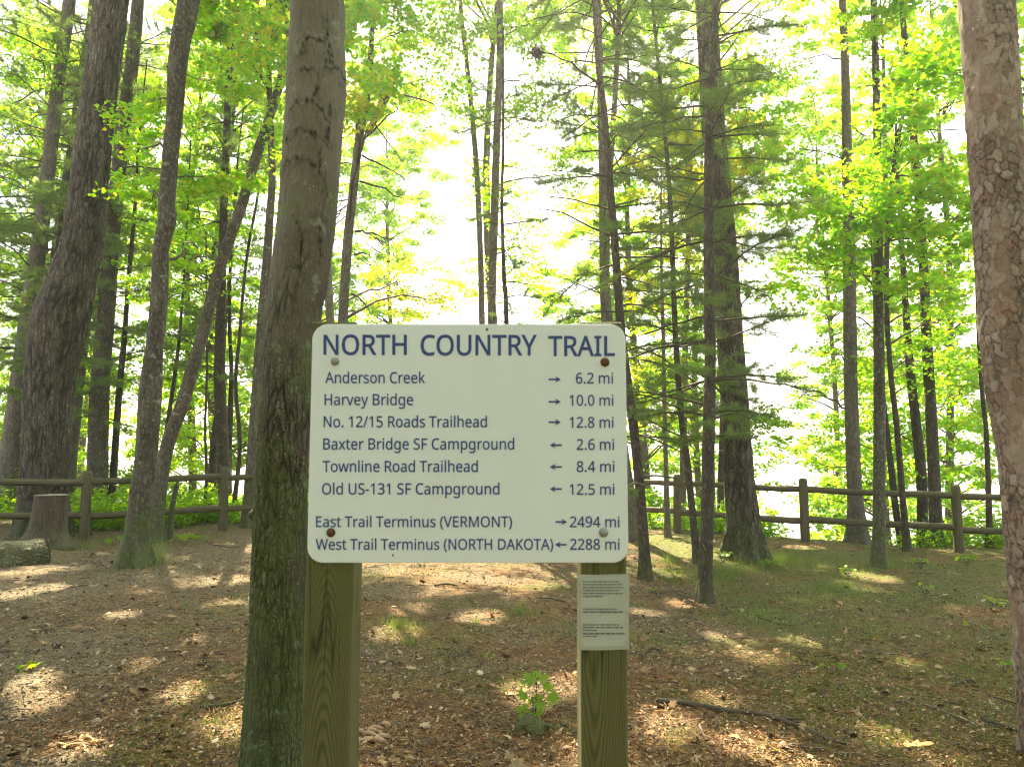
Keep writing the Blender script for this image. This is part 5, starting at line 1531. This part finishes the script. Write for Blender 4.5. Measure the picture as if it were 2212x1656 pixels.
for i_, (x, y, h, where) in enumerate(FAR):
    g = np.random.default_rng(900 + i_)
    zg = float(gz(x, y))
    ps = []
    for f in np.linspace(1, 0, 7):
        z = zg + (h - zg) * f * .8
        P = np.array([x + .25 * math.sin(f * 5 + i_), y, z])
        D = P - EYE
        dp = D[1] * COSP + D[2] * SINP
        ps.append((CXP + FPX * D[0] / dp, CYP - FPX * (-D[1] * SINP + D[2] * COSP) / dp, (.30 - .18 * f) * FPX / dp))
    T = Tree('distant_tree', ['slender', 'leafy', 'tall', 'spreading'][i_ % 4] + ' pale tree on the slope beyond the fence, ' + where, ps, Y=y, bark='grey_bark', top=h, disp=.04, seg=12, step=.3, group='trees on the slope beyond the fence')
    centre = h > 17
    lo_ = (13.0 if h > 17 else 10.5) if centre else max(zg + 2.5, -1.5)
    for q in range(3 if centre else 8):
        zc = lo_ + (h - lo_) * (q + .5) / (3 if centre else 8)
        T.high(zc, 2.0 if h < 17 else 3.1, 1.3, 2300 if not centre else (900 if h < 17 else 2600), .075, tmpl=LEAF8, off=(g.normal(0, .6), g.normal(0, .6)))
    T.done('far_leaf')

# unseen wood added behind and above the viewer to dim the sign
g = np.random.default_rng(77)
mb = MB()
for k in range(30):
    a = R(180 + g.uniform(-10, 190))
    d = g.uniform(5, 14)
    x, y = d * math.cos(a), min(-.5, d * math.sin(a)) - 1.5
    zg = float(gz(x, y))
    mb.tube([(x, y, zg - .2), (x + .1, y, zg + 5), (x, y + .1, zg + 15)], [.18, .14, .05], 10, 0)
    K = 16
    pc = np.array([x, y, 0]) + np.column_stack([g.normal(0, 1.5, K), g.normal(0, 1.2, K), np.where(np.arange(K) < 6, g.uniform(.8, 6, K), g.uniform(6, 14, K))])
    pc[:, 1] = np.minimum(pc[:, 1], .3)
    w = g.integers(0, K, 1500)
    leaves(mb, pc[w] + g.normal(0, .6, (1500, 3)) * np.array([1, 1, .6]), .15, g, LEAF4, .7, 1)
tag(mb.build('forest', [M['dark_bark'], M['needles']], smooth=False), 'unseen wood added behind the viewer to dim the light on the sign', kind='stuff')
# ------------------------------------------------------------------ low plants
def shrub(x, y, h, w, n, label, matn='shrub_leaf', size=.045, seed=0, name='shrub', group='low leafy shrubs beyond the fence'):
    g = np.random.default_rng(3000 + seed)
    zg = float(gz(x, y))
    root = empty(name, (x, y, zg), label, 'shrub', group)
    st, lf = MB(), MB()
    for k in range(max(4, int(w * 9))):
        a, r = g.uniform(0, 6.28), w / 2 * math.sqrt(g.random())
        e = np.array([r * math.cos(a), r * math.sin(a), h * g.uniform(.5, 1.1) * (1 - .35 * (2 * r / w) ** 2)])
        p = curve3(np.array([e[0] * .35, e[1] * .35, -.05]), e, .03, 6, .02, g)
        st.tube(p, np.linspace(.007, .002, 6), 4, 0, False)
        m_ = max(6, int(n / max(4, int(w * 9))))
        u = g.uniform(.3, 1, m_)
        C = np.column_stack([np.interp(u, np.linspace(0, 1, 6), p[:, i]) for i in range(3)]) + g.normal(0, .09, (m_, 3)) * np.array([1, 1, .55])
        leaves(lf, C, size, g, LEAF8, .55)
    st.build('stems', M['twig_bark'], root)
    lf.build('leaves', M[matn], root, smooth=False)


SH = [(-9.6, 13.2, .75, 1.5, 'at the far left end of the rails'), (-8.3, 14.3, .8, 1.5, 'behind the dark oak'), (-7.2, 14.0, .7, 1.3, 'behind the first fence post'), (-6.6, 15.2, .9, 1.6, 'under the straight grey pine'),
      (-5.9, 14.6, .7, 1.3, 'behind the crooked maple'), (-5.2, 15.6, .8, 1.6, 'behind the leaning maple'), (-4.4, 15.2, .65, 1.4, 'behind the second fence post'), (-3.9, 16.2, .8, 1.5, 'at the edge of the stout maple'),
      (-10.4, 15.3, 1.1, 1.9, 'deep in the far left wood'), (-8.9, 16.4, 1.2, 1.9, 'between the two left pines'),
      (2.9, 15.8, .8, 1.4, 'behind the first rails right of the sign'), (4.1, 15.2, .8, 1.3, 'left of the big right oak'), (5.0, 14.9, .75, 1.1, 'right of the big oak base'),
      (8.1, 13.9, .95, 1.3, 'behind the slim right maple'), (8.9, 13.6, 1.0, 1.3, 'behind the last right post'), (9.8, 13.2, .95, 1.3, 'by the spindly right tree'), (3.4, 17.0, 1.3, 1.8, 'lower on the slope right of the sign'), (9.4, 15.2, 1.6, 2.0, 'lower on the right slope')]
for k, (x, y, h, w, wh) in enumerate(SH):
    shrub(x, y, h, w, int(640 * w * (h + .3)), 'low bright green shrub ' + wh, seed=k)

# undergrowth between the shrubs
g = np.random.default_rng(55)
mb = MB()
N = 30000
x = g.uniform(-13, -3.4, N); y = np.interp(x, [-13, -7, -3], [12.0, 12.9, 14.9]) + g.exponential(1.4, N)
keep = (fbm(np.column_stack([x * .8, y * .8, 0 * x]), 3, 71) > .44)
x, y = x[keep], y[keep]
leaves(mb, np.column_stack([x, y, gz(x, y) + g.uniform(.03, .42, len(x))]), .042, g, LEAF8, .5)
N = 8000
x = g.uniform(2.3, 11, N); y = np.interp(x, [2.3, 5.2, 11], [15.1, 14.1, 11.9]) + g.exponential(.7, N)
keep = (fbm(np.column_stack([x * .8, y * .8, 0 * x]), 3, 72) > .5) & ~((x > 5.2) & (x < 7.0))
x, y = x[keep], y[keep]
leaves(mb, np.column_stack([x, y, gz(x, y) + g.uniform(.03, .35, len(x))]), .04, g, LEAF8, .5)
tag(mb.build('undergrowth', M['shrub_leaf'], smooth=False), 'leafy green ground cover along and beyond the fence', kind='stuff')

# grass: thin blades, in patches
mb = MB()
B, D, L = [], [], []


def grass_patch(px, py, w, h, n, hgt, sd):
    g = np.random.default_rng(sd)
    c = []
    for k in range(n):
        a, r = g.uniform(0, 6.28), abs(g.normal(0, .5))
        hit_x, hit_y = px + w / 2 * r * math.cos(a), py + h / 2 * r * math.sin(a)
        if hit_y < 1160:
            continue
        d = ray(hit_x, hit_y)
        Yg = 1.55 / max(.02, -d[2] / d[1])
        P = EYE + d * (Yg / d[1])
        for _ in range(2):
            Yg = (1.55 - float(gz(P[0], P[1]))) / max(.02, -d[2] / d[1])
            P = EYE + d * (Yg / d[1])
        c.append(P)
    c = np.array(c)
    c[:, 2] = gz(c[:, 0], c[:, 1])
    B.append(c)
    D.append(g.normal(0, .33, c.shape) + np.array([0, 0, 1.0]))
    L.append(g.uniform(.4, 1.2, len(c)) * hgt)


for k, a in enumerate(((330, 1215, 130, 40, 260, .22), (345, 1190, 60, 50, 160, .24), (860, 1355, 170, 60, 420, .12), (880, 1390, 220, 50, 260, .08), (1120, 1325, 120, 35, 200, .13), (1030, 1345, 100, 40, 120, .07),
                       (1690, 1215, 340, 60, 2200, .17), (1560, 1240, 300, 60, 1500, .13), (1800, 1270, 420, 90, 2000, .09), (1440, 1215, 140, 60, 350, .15), (1640, 1330, 360, 90, 1200, .07), (1900, 1222, 240, 40, 900, .12), (1880, 1380, 420, 90, 600, .06),
                       (1950, 1600, 300, 90, 260, .05), (2080, 1650, 200, 60, 160, .06), (440, 1165, 130, 40, 240, .13), (190, 1180, 180, 50, 420, .16), (60, 1165, 160, 60, 420, .17), (1490, 1480, 200, 40, 80, .05), (700, 1180, 300, 30, 200, .07), (1180, 1590, 160, 60, 140, .03), (40, 1420, 160, 50, 60, .05))):
    grass_patch(*a, 400 + k)
B, D, L = np.concatenate(B), np.concatenate(D), np.concatenate(L)
blades(mb, B - [0, 0, .01], D, L, np.full(len(B), .0045), np.random.default_rng(8))
tag(mb.build('grass', M['grass'], smooth=False), 'sparse thin grass in patches over the forest floor', kind='stuff')

# cushions of moss and turf: short fine blades in patches
g = np.random.default_rng(66)
N = 150000
u = g.random(N)
y = (2.6 ** -.6 + u * (14.5 ** -.6 - 2.6 ** -.6)) ** (1 / -.6)
x = g.uniform(-.5, .86, N) * (y + .4)
f = fbm(np.column_stack([x * 1.1, y * .8, 0 * x]), 4, 75) + np.clip(x * .02 + .0, -.06, .06) + .05 * np.exp(-((x - 2.6) / 1.6) ** 2 - ((y - 8.5) / 2.5) ** 2) + g.normal(0, .03, N)
k_ = (f > .565) & (y < np.interp(x, EX, EY))
x, y = x[k_], y[k_]
mb = MB()
blades(mb, np.column_stack([x, y, gz(x, y) + .004]), np.column_stack([g.normal(0, .5, len(x)), g.normal(0, .5, len(x)), np.ones(len(x))]), g.uniform(.01, .035, len(x)), g.uniform(.004, .008, len(x)), g)
print('moss', len(x))
tag(mb.build('moss', M['grass'], smooth=False), 'patchy yellow green moss and short turf on the forest floor', kind='stuff')

# ------------------------------------------------------------------ litter
def scatter(n, sd, ymin=2.2, ymax=15.0, pw=1.6):
    g = np.random.default_rng(sd)
    u = g.random(n)
    y = (ymin ** (1 - pw) + u * (ymax ** (1 - pw) - ymin ** (1 - pw))) ** (1 / (1 - pw))
    x = g.uniform(-.86, .86, n) * (y + .6)
    ok = y < np.interp(x, EX, EY) + .6
    return g, x[ok], y[ok]


litter_m = island_mat('litter', [(0, (.05, .035, .02)), (.2, (.13, .08, .038)), (.42, (.23, .14, .065)), (.6, (.33, .205, .095)), (.78, (.40, .28, .15)), (.92, (.45, .35, .21)), (1, (.52, .43, .29))])
needle_m = island_mat('dry_needles', [(0, (.20, .08, .022)), (.4, (.34, .155, .045)), (.75, (.44, .23, .075)), (1, (.48, .33, .15))])
g, x, y = scatter(110000, 81)
mb = MB()
leaves(mb, np.column_stack([x, y, gz(x, y) + g.uniform(.006, .035, len(x))]), g.uniform(.005, .02, len(x)), g, LEAF4 * np.array([.7, 1]), .6)
tag(mb.build('leaf_litter', litter_m, smooth=False), 'brown bits of dead leaf covering the ground', kind='stuff')
g, x, y = scatter(2600, 82, pw=1.3)
mb = MB()
leaves(mb, np.column_stack([x, y, gz(x, y) + g.uniform(.012, .035, len(x))]), g.uniform(.02, .05, len(x)), g, LEAF14, .45)
tag(mb.build('fallen_leaves', litter_m, smooth=False), 'curled tan dead leaves strewn over the ground', kind='stuff')
g, x, y = scatter(170000, 83)
keep = fbm(np.column_stack([x * .9, y * .9, 0 * x]), 3, 73) + g.normal(0, .07, len(x)) > .47
x, y = x[keep], y[keep]
mb = MB()
a = g.uniform(0, 6.283, len(x))
blades(mb, np.column_stack([x, y, gz(x, y) + g.uniform(.008, .022, len(x))]), np.column_stack([np.cos(a), np.sin(a), g.normal(.02, .12, len(x))]), g.uniform(.04, .11, len(x)), g.uniform(.0022, .004, len(x)), g)
tag(mb.build('pine_needle_litter', needle_m, smooth=False), 'fallen pine needles scattered over the ground', kind='stuff')
g, x, y = scatter(5200, 84, pw=1.4)
mb = MB()
for px, py in zip(x, y):
    a, l = g.uniform(0, 6.283), g.uniform(.03, .10) * (1 + 2.2 * (g.random() > .9))
    p = np.array([px, py, float(gz(px, py)) + .012])
    d = np.array([math.cos(a), math.sin(a), 0])
    pts = [p, p + d * l * .5 + g.normal(0, .008, 3), p + d * l + [0, 0, g.uniform(-.004, .012)]]
    mb.tube(pts, g.uniform(.0015, .005), 4, 0, False)
g, x, y = scatter(170, 86, pw=1.2)
for px, py in zip(x, y):
    a, l, r = g.uniform(0, 6.283), g.uniform(.12, .38), g.uniform(.003, .008)
    s_ = np.linspace(-.5, .5, 7)
    bend = g.normal(0, .12)
    qx, qy = px + l * (s_ * math.cos(a) - bend * s_ ** 2 * math.sin(a)), py + l * (s_ * math.sin(a) + bend * s_ ** 2 * math.cos(a))
    mb.tube(np.column_stack([qx, qy, gz(qx, qy) + r + .008 + g.normal(0, .003, 7)]), np.linspace(r, r * .5, 7), 6)
tag(mb.build('twig_litter', island_mat('twig_litter', [(0, (.05, .037, .027)), (.5, (.12, .09, .065)), (1, (.25, .2, .15))])), 'small broken twigs scattered over the ground', kind='stuff')
g, x, y = scatter(5000, 85, pw=1.7)
keep = x < -.2 + .9 * g.normal(0, 1, len(x))
x, y = x[keep], y[keep]
mb = MB()
ico = np.array([(0, 0, 1), (.89, 0, .45), (.28, .85, .45), (-.72, .53, .45), (-.72, -.53, .45), (.28, -.85, .45), (.72, .53, -.45), (-.28, .85, -.45), (-.89, 0, -.45), (-.28, -.85, -.45), (.72, -.53, -.45), (0, 0, -1)])
icf = np.array([(0, 1, 2), (0, 2, 3), (0, 3, 4), (0, 4, 5), (0, 5, 1), (1, 6, 2), (2, 7, 3), (3, 8, 4), (4, 9, 5), (5, 10, 1), (2, 6, 7), (3, 7, 8), (4, 8, 9), (5, 9, 10), (1, 10, 6), (6, 11, 7), (7, 11, 8), (8, 11, 9), (9, 11, 10), (10, 11, 6)])
N = len(x)
sz = g.uniform(.005, .014, (N, 1, 1)) * g.uniform(.6, 1.3, (N, 1, 3)) * np.array([1, 1, .6])
V = np.column_stack([x, y, gz(x, y) + .008])[:, None] + ico[None] * sz * g.uniform(.8, 1.2, (N, 12, 1))
mb.add(V.reshape(-1, 3), (icf[None] + 12 * np.arange(N)[:, None, None]).reshape(-1, 3))
tag(mb.build('gravel', island_mat('gravel', [(0, (.10, .09, .075)), (.5, (.21, .19, .16)), (1, (.38, .36, .32))])), 'small pale stones along the trodden path', kind='stuff')

# ------------------------------------------------------------------ sticks lying on the ground
def stick(label, px, r0, r1, mname='twig_bark', cat='stick', name='fallen_stick', fork=None):
    pts = []
    for (x, y) in px:
        h = ground_hit(x, y)
        pts.append((h[0], h[1], h[2] + r0 * .9, r0))
    pts = np.array(pts)
    pts[:, 3] = np.linspace(r0, r1, len(pts))
    P = spline(pts, .04)
    o0 = np.array([P[:, 0].mean(), P[:, 1].mean(), float(gz(P[:, 0].mean(), P[:, 1].mean()))])
    P[:, 2] = gz(P[:, 0], P[:, 1]) + P[:, 3] * .9 + .01
    mb = MB()
    lump(mb, P[:, :3], P[:, 3], 9, .25, 30, int(px[0][0]))
    if fork is not None:
        i = int(len(P) * fork)
        d = P[min(i + 1, len(P) - 1), :3] - P[i, :3]
        d /= np.linalg.norm(d)
        e = P[i, :3] + d * .10 + np.array([-d[1], d[0], .25]) * .07
        mb.tube([P[i, :3], (P[i, :3] + e) / 2 + [0, 0, .006], e], [r1, r1 * .8, r1 * .4], 6)
    o = mb.build(name, M[mname], origin=o0)
    o.location = o0
    tag(o, label, cat)


stick('long crooked fallen branch lying right of the right sign post', [(1418, 1526), (1480, 1531), (1560, 1540), (1640, 1553), (1700, 1570), (1745, 1585), (1795, 1606), (1830, 1618)], .016, .009, name='fallen_branch', cat='branch', fork=.62)
stick('dark surface root beside the foot of the stout maple', [(432, 1536), (480, 1530), (510, 1526), (534, 1521)], .012, .009, 'dark_bark', name='surface_root', cat='root')
stick('short forked twig lying upper right of the left sign post', [(976, 1427), (1000, 1414), (1021, 1399)], .006, .004, fork=.4)
stick('short slanting twig in the middle between the sign posts', [(1037, 1436), (1047, 1420), (1055, 1403)], .005, .003)
stick('dark stick just under the sign between its posts', [(940, 1270), (965, 1265), (990, 1269)], .014, .010, 'dark_bark')
stick('hooked root loop right of the paper notice', [(1388, 1426), (1394, 1414), (1408, 1408), (1428, 1410)], .011, .008, name='surface_root', cat='root')
stick('short thick stick near the right edge, below the grass', [(2056, 1490), (2076, 1482), (2098, 1472)], .009, .007)
stick('small stick on the right slope above the thick stick', [(1976, 1426), (1995, 1420), (2014, 1415)], .007, .005)
stick('dark branch running off the lower right corner', [(2120, 1563), (2160, 1572), (2212, 1590), (2240, 1596)], .010, .007, 'dark_bark')
stick('tan straight stick right of the long crooked branch', [(1798, 1543), (1818, 1551), (1840, 1561)], .005, .004)
stick('slanting twig at the bottom edge right of the right sign post', [(1476, 1652), (1496, 1628), (1519, 1604)], .0045, .003)
stick('low stick along the bottom edge beneath the long branch', [(1610, 1632), (1660, 1640), (1725, 1653)], .0045, .003)
stick('thin twig lying across the path near the second fence post', [(444, 1170), (470, 1180), (518, 1184)], .009, .006)
stick('short dark stick at the left bottom of the path', [(316, 1564), (332, 1560), (346, 1557)], .008, .006, 'dark_bark')
stick('short stick on the path left of the maple trunk', [(418, 1340), (438, 1338), (458, 1341)], .007, .006)
stick('stubby twig in the middle of the path', [(369, 1414), (381, 1413), (394, 1414)], .008, .007)
stick('long thin twig on the path below the fallen log', [(72, 1373), (110, 1362), (162, 1350)], .006, .004)
stick('twig at the lower left corner of the picture', [(0, 1654), (24, 1643), (52, 1632)], .006, .004)
stick('pale stick lying between the posts near the bottom edge', [(1057, 1606), (1080, 1608), (1106, 1611)], .006, .005, 'grey_bark')

# clump of pale root ends by the left sign post, curled leaf heap at lower left
for (label, cx, cy_, w, h, nn, r0, sd_) in (('cluster of pale tan root ends right beside the left sign post', 808, 1592, 70, 34, 9, .013, 5), ('heap of curled tan dead leaves at the bottom left', 172, 1604, 76, 28, 9, .009, 6)):
    g = np.random.default_rng(sd_)
    hc = ground_hit(cx, cy_)
    mb = MB()
    for k in range(nn):
        h1 = ground_hit(cx + g.uniform(-.5, .5) * w, cy_ + g.uniform(-.5, .5) * h)
        a = g.normal(.1, .6)
        l = g.uniform(.04, .085)
        p = np.array([h1[0], h1[1], h1[2] + r0 * .9])
        d = np.array([math.cos(a), math.sin(a) * .6, 0])
        lump(mb, [p - d * l, p - d * l * .4 + [0, 0, r0 * .8], p + d * l * .3 + [0, 0, r0 * .5], p + d * l], [r0 * .4, r0 * 1.1, r0, r0 * .35], 9, .35, 30, k + sd_)
    o = mb.build('root_cluster' if sd_ == 5 else 'dead_leaf_heap', plain('tan_wood%d' % sd_, (.36, .24, .14) if sd_ == 5 else (.30, .19, .09), .85, 0, .5, 40), origin=hc)
    o.location = hc
    tag(o, label, 'roots' if sd_ == 5 else 'dead leaves')

g = np.random.default_rng(12)
hc = ground_hit(1968, 1617)
OAK = np.array([(0, -1), (.10, -.6), (.34, -.55), (.16, -.35), (.5, -.12), (.2, .02), (.52, .36), (.2, .42), (.3, .75), (0, 1), (-.3, .75), (-.2, .42), (-.52, .36), (-.2, .02), (-.5, -.12), (-.16, -.35), (-.34, -.55), (-.10, -.6)])
V = np.column_stack([OAK[:, 1] * .115, OAK[:, 0] * .10 + .02 * OAK[:, 1], .02 + .03 * OAK[:, 0] ** 2 + .015 * OAK[:, 1]])
mb = MB()
mb.add(V, [list(range(18))])
mb.tube([V[0], V[0] + [-.035, .01, -.01]], [.0022, .0015], 5)
o = mb.build('dead_oak_leaf', plain('orange_leaf', (.36, .20, .07), .7, 0, .5, 60), smooth=False)
o.location = hc
o.rotation_euler = (0, 0, -.35)
tag(o, 'large orange brown dead oak leaf at the lower right', 'leaf')

# ------------------------------------------------------------------ seedlings
def seedling(label, px, py, w, n, hgt, sd_, matn='shrub_leaf', size=None, name='seedling'):
    g = np.random.default_rng(sd_)
    hx, hy, hz_ = ground_hit(px, py)
    root = empty(name, (hx, hy, hz_), label, 'seedling', 'green seedlings on the forest floor')
    W = w / 2 * hy / FPX
    st, lf = MB(), MB()
    size = size or W * .42
    C = []
    for k in range(n):
        a, r = 6.283 * k / n + g.normal(0, .3), W * g.uniform(.45, .95)
        e = np.array([r * math.cos(a), r * math.sin(a), hgt * g.uniform(.75, 1.1)])
        st.tube(curve3(np.array([0, 0, -.02]), e, .02, 5, .004, g), np.linspace(.003, .0012, 5), 4, 0, False)
        C.append(e)
    leaves(lf, np.array(C), size, g, LEAF8, .35, up=(0, -.35, 1))
    st.build('stem', M['twig_bark'], root)
    for k in range(1):
        lf.build('leaves', M[matn], root, smooth=False)


for k, a in enumerate((('bright broad leaved seedling on the right slope above the orange leaf', 2000, 1283, 40, 6, .10), ('pair of green seedlings leaves right of the long branch', 1797, 1458, 56, 5, .07), ('green seedling beside the scaly pine foot', 2172, 1458, 46, 5, .10),
                      ('leafy seedling at the right edge under the fence', 2165, 1318, 60, 7, .12), ('flat green seedling left of the right edge', 2110, 1362, 44, 5, .05), ('tiny yellow green seedling beside the slanting pine foot', 1417, 1285, 28, 5, .07),
                      ('small seedling between the slanting pines', 1458, 1250, 40, 6, .10), ('small seedling below the slim right maple', 1832, 1245, 36, 6, .10), ('lush pale seedling on the path edge behind the leaning maple', 398, 1177, 60, 8, .13), ('low seedling between the stump and the crooked maple', 246, 1180, 50, 7, .12),
                      ('yellow seedling on the path at the left', 66, 1450, 46, 7, .04), ('tiny green seedling in the grass between the posts', 1058, 1440 - 9, 26, 5, .05), ('small green seedling near the grass patch right of the left post', 1063, 1332, 24, 5, .07),
                      ('broad leaved seedling at the foot of the big right oak', 1562, 1215, 44, 7, .14), ('seedling in the grass right of the big oak', 1660, 1230, 50, 7, .12), ('low seedling under the right rails', 1990, 1228, 50, 7, .13), ('seedling by the last right fence post', 2090, 1222, 50, 7, .13))):
    seedling(*a, 700 + k)

# young maple between the posts, growing on a mossy knob
hx, hy, hz_ = ground_hit(1157, 1560)
sb = np.array([hx, hy, hz_])
root = empty('maple_sapling', sb, 'knee high bright green maple sapling growing between the two sign posts', 'sapling')
st = MB()
tp = lambda x, y, dy=0.0: at(x, y, hy + dy) - sb
st.tube([tp(1157, 1562), tp(1157, 1530), tp(1158, 1500), tp(1159, 1475), tp(1157, 1455)], [.0045, .0038, .003, .0024, .0018], 6)
st.tube([tp(1153, 1562, .01), tp(1152, 1530, .015), tp(1149, 1500, .02), tp(1150, 1490, .03)], [.0036, .003, .0022, .0015], 6)
SL = [(1143, 1458, -.02, .050, -.4, .2), (1172, 1462, 0, .050, .5, .1), (1158, 1453, .06, .045, .1, .3), (1150, 1466, -.05, .040, -.1, -.5), (1132, 1471, 0, .028, -.9, 0), (1145, 1476, .04, .030, -.6, 0), (1182, 1482, -.01, .048, .8, 0), (1176, 1476, .05, .036, .5, .3),
      (1133, 1500, -.02, .058, -.8, .1), (1163, 1502, .02, .050, 0, -1.2), (1166, 1518, -.03, .056, .2, -1.6), (1191, 1504, -.01, .066, 1.0, 0), (1150, 1510, .05, .04, -.2, -.8), (1124, 1530, 0, .040, -.8, .2), (1136, 1524, .03, .036, -.3, .3), (1130, 1544, -.02, .034, -.6, -.3), (1146, 1543, -.03, .044, -.2, -.6), (1160, 1533, .01, .046, .3, .2), (1139, 1535, .05, .03, .1, .1)]
g = np.random.default_rng(21)
for (x, y, dy, s, yaw, dr) in SL:
    c = tp(x, y, dy)
    n = np.array([g.normal(0, .25), -.75 + g.normal(0, .15), 1.0]); n /= np.linalg.norm(n)
    u = np.array([yaw * 1.2, -.15, dr * .6 - .25]); u -= n * u.dot(n); u /= np.linalg.norm(u)
    w = np.cross(n, u)
    V = c + s * (LEAF14[:, :1] * w + LEAF14[:, 1:] * u + (-.16 * np.abs(LEAF14[:, :1]) - .10 * LEAF14[:, 1:] ** 2) * n)
    lb = MB()
    lb.add(V, [list(range(14))])
    lb.build('leaf', M['shrub_leaf'], root, smooth=False)
    z = min(c[2] - .01, tp(1157, 1462)[2])
    st.tube([[tp(1157, 1500)[0], 0, max(.06, z - .02)], c - u * s * .35], [.0016, .001], 4, 0, False)
st.build('stem', M['twig_bark'], root)
mb = MB()
kk = ground_hit(1160, 1576)
lump(mb, [(0, 0, -.06), (.01, 0, .0), (0, 0, .02), (.01, .01, .034), (.01, .01, .038)], [.17, .15, .11, .06, .01], 44, .75, 14, 91)
o = mb.build('mossy_knob', bark_mat('knob_moss', (.04, .035, .018), (.12, .10, .05), (.16, .15, .06), 40, 30, .01, .35, 1.0, .2))
o.location = kk
tag(o, 'low mossy root knob under the young maple sapling', 'root knob')

# ------------------------------------------------------------------ haze added to veil and brighten the far trees
hb_ = MB()
hb_.box((-4700, -400, -12.6), (4700, 4700, 24.0))
hm = bpy.data.materials.new('haze')
hm.use_nodes = True
hm.node_tree.nodes.clear()
pv = hm.node_tree.nodes.new('ShaderNodeVolumePrincipled')
pv.inputs['Color'].default_value = (.97, .98, .92, 1)
pv.inputs['Density'].default_value = .0015
pv.inputs['Anisotropy'].default_value = .6
ho = hm.node_tree.nodes.new('ShaderNodeOutputMaterial')
hm.node_tree.links.new(pv.outputs[0], ho.inputs['Volume'])
hz_o = tag(hb_.build('haze', hm, smooth=False), 'thin pale haze added to veil and brighten the distance', kind='stuff')
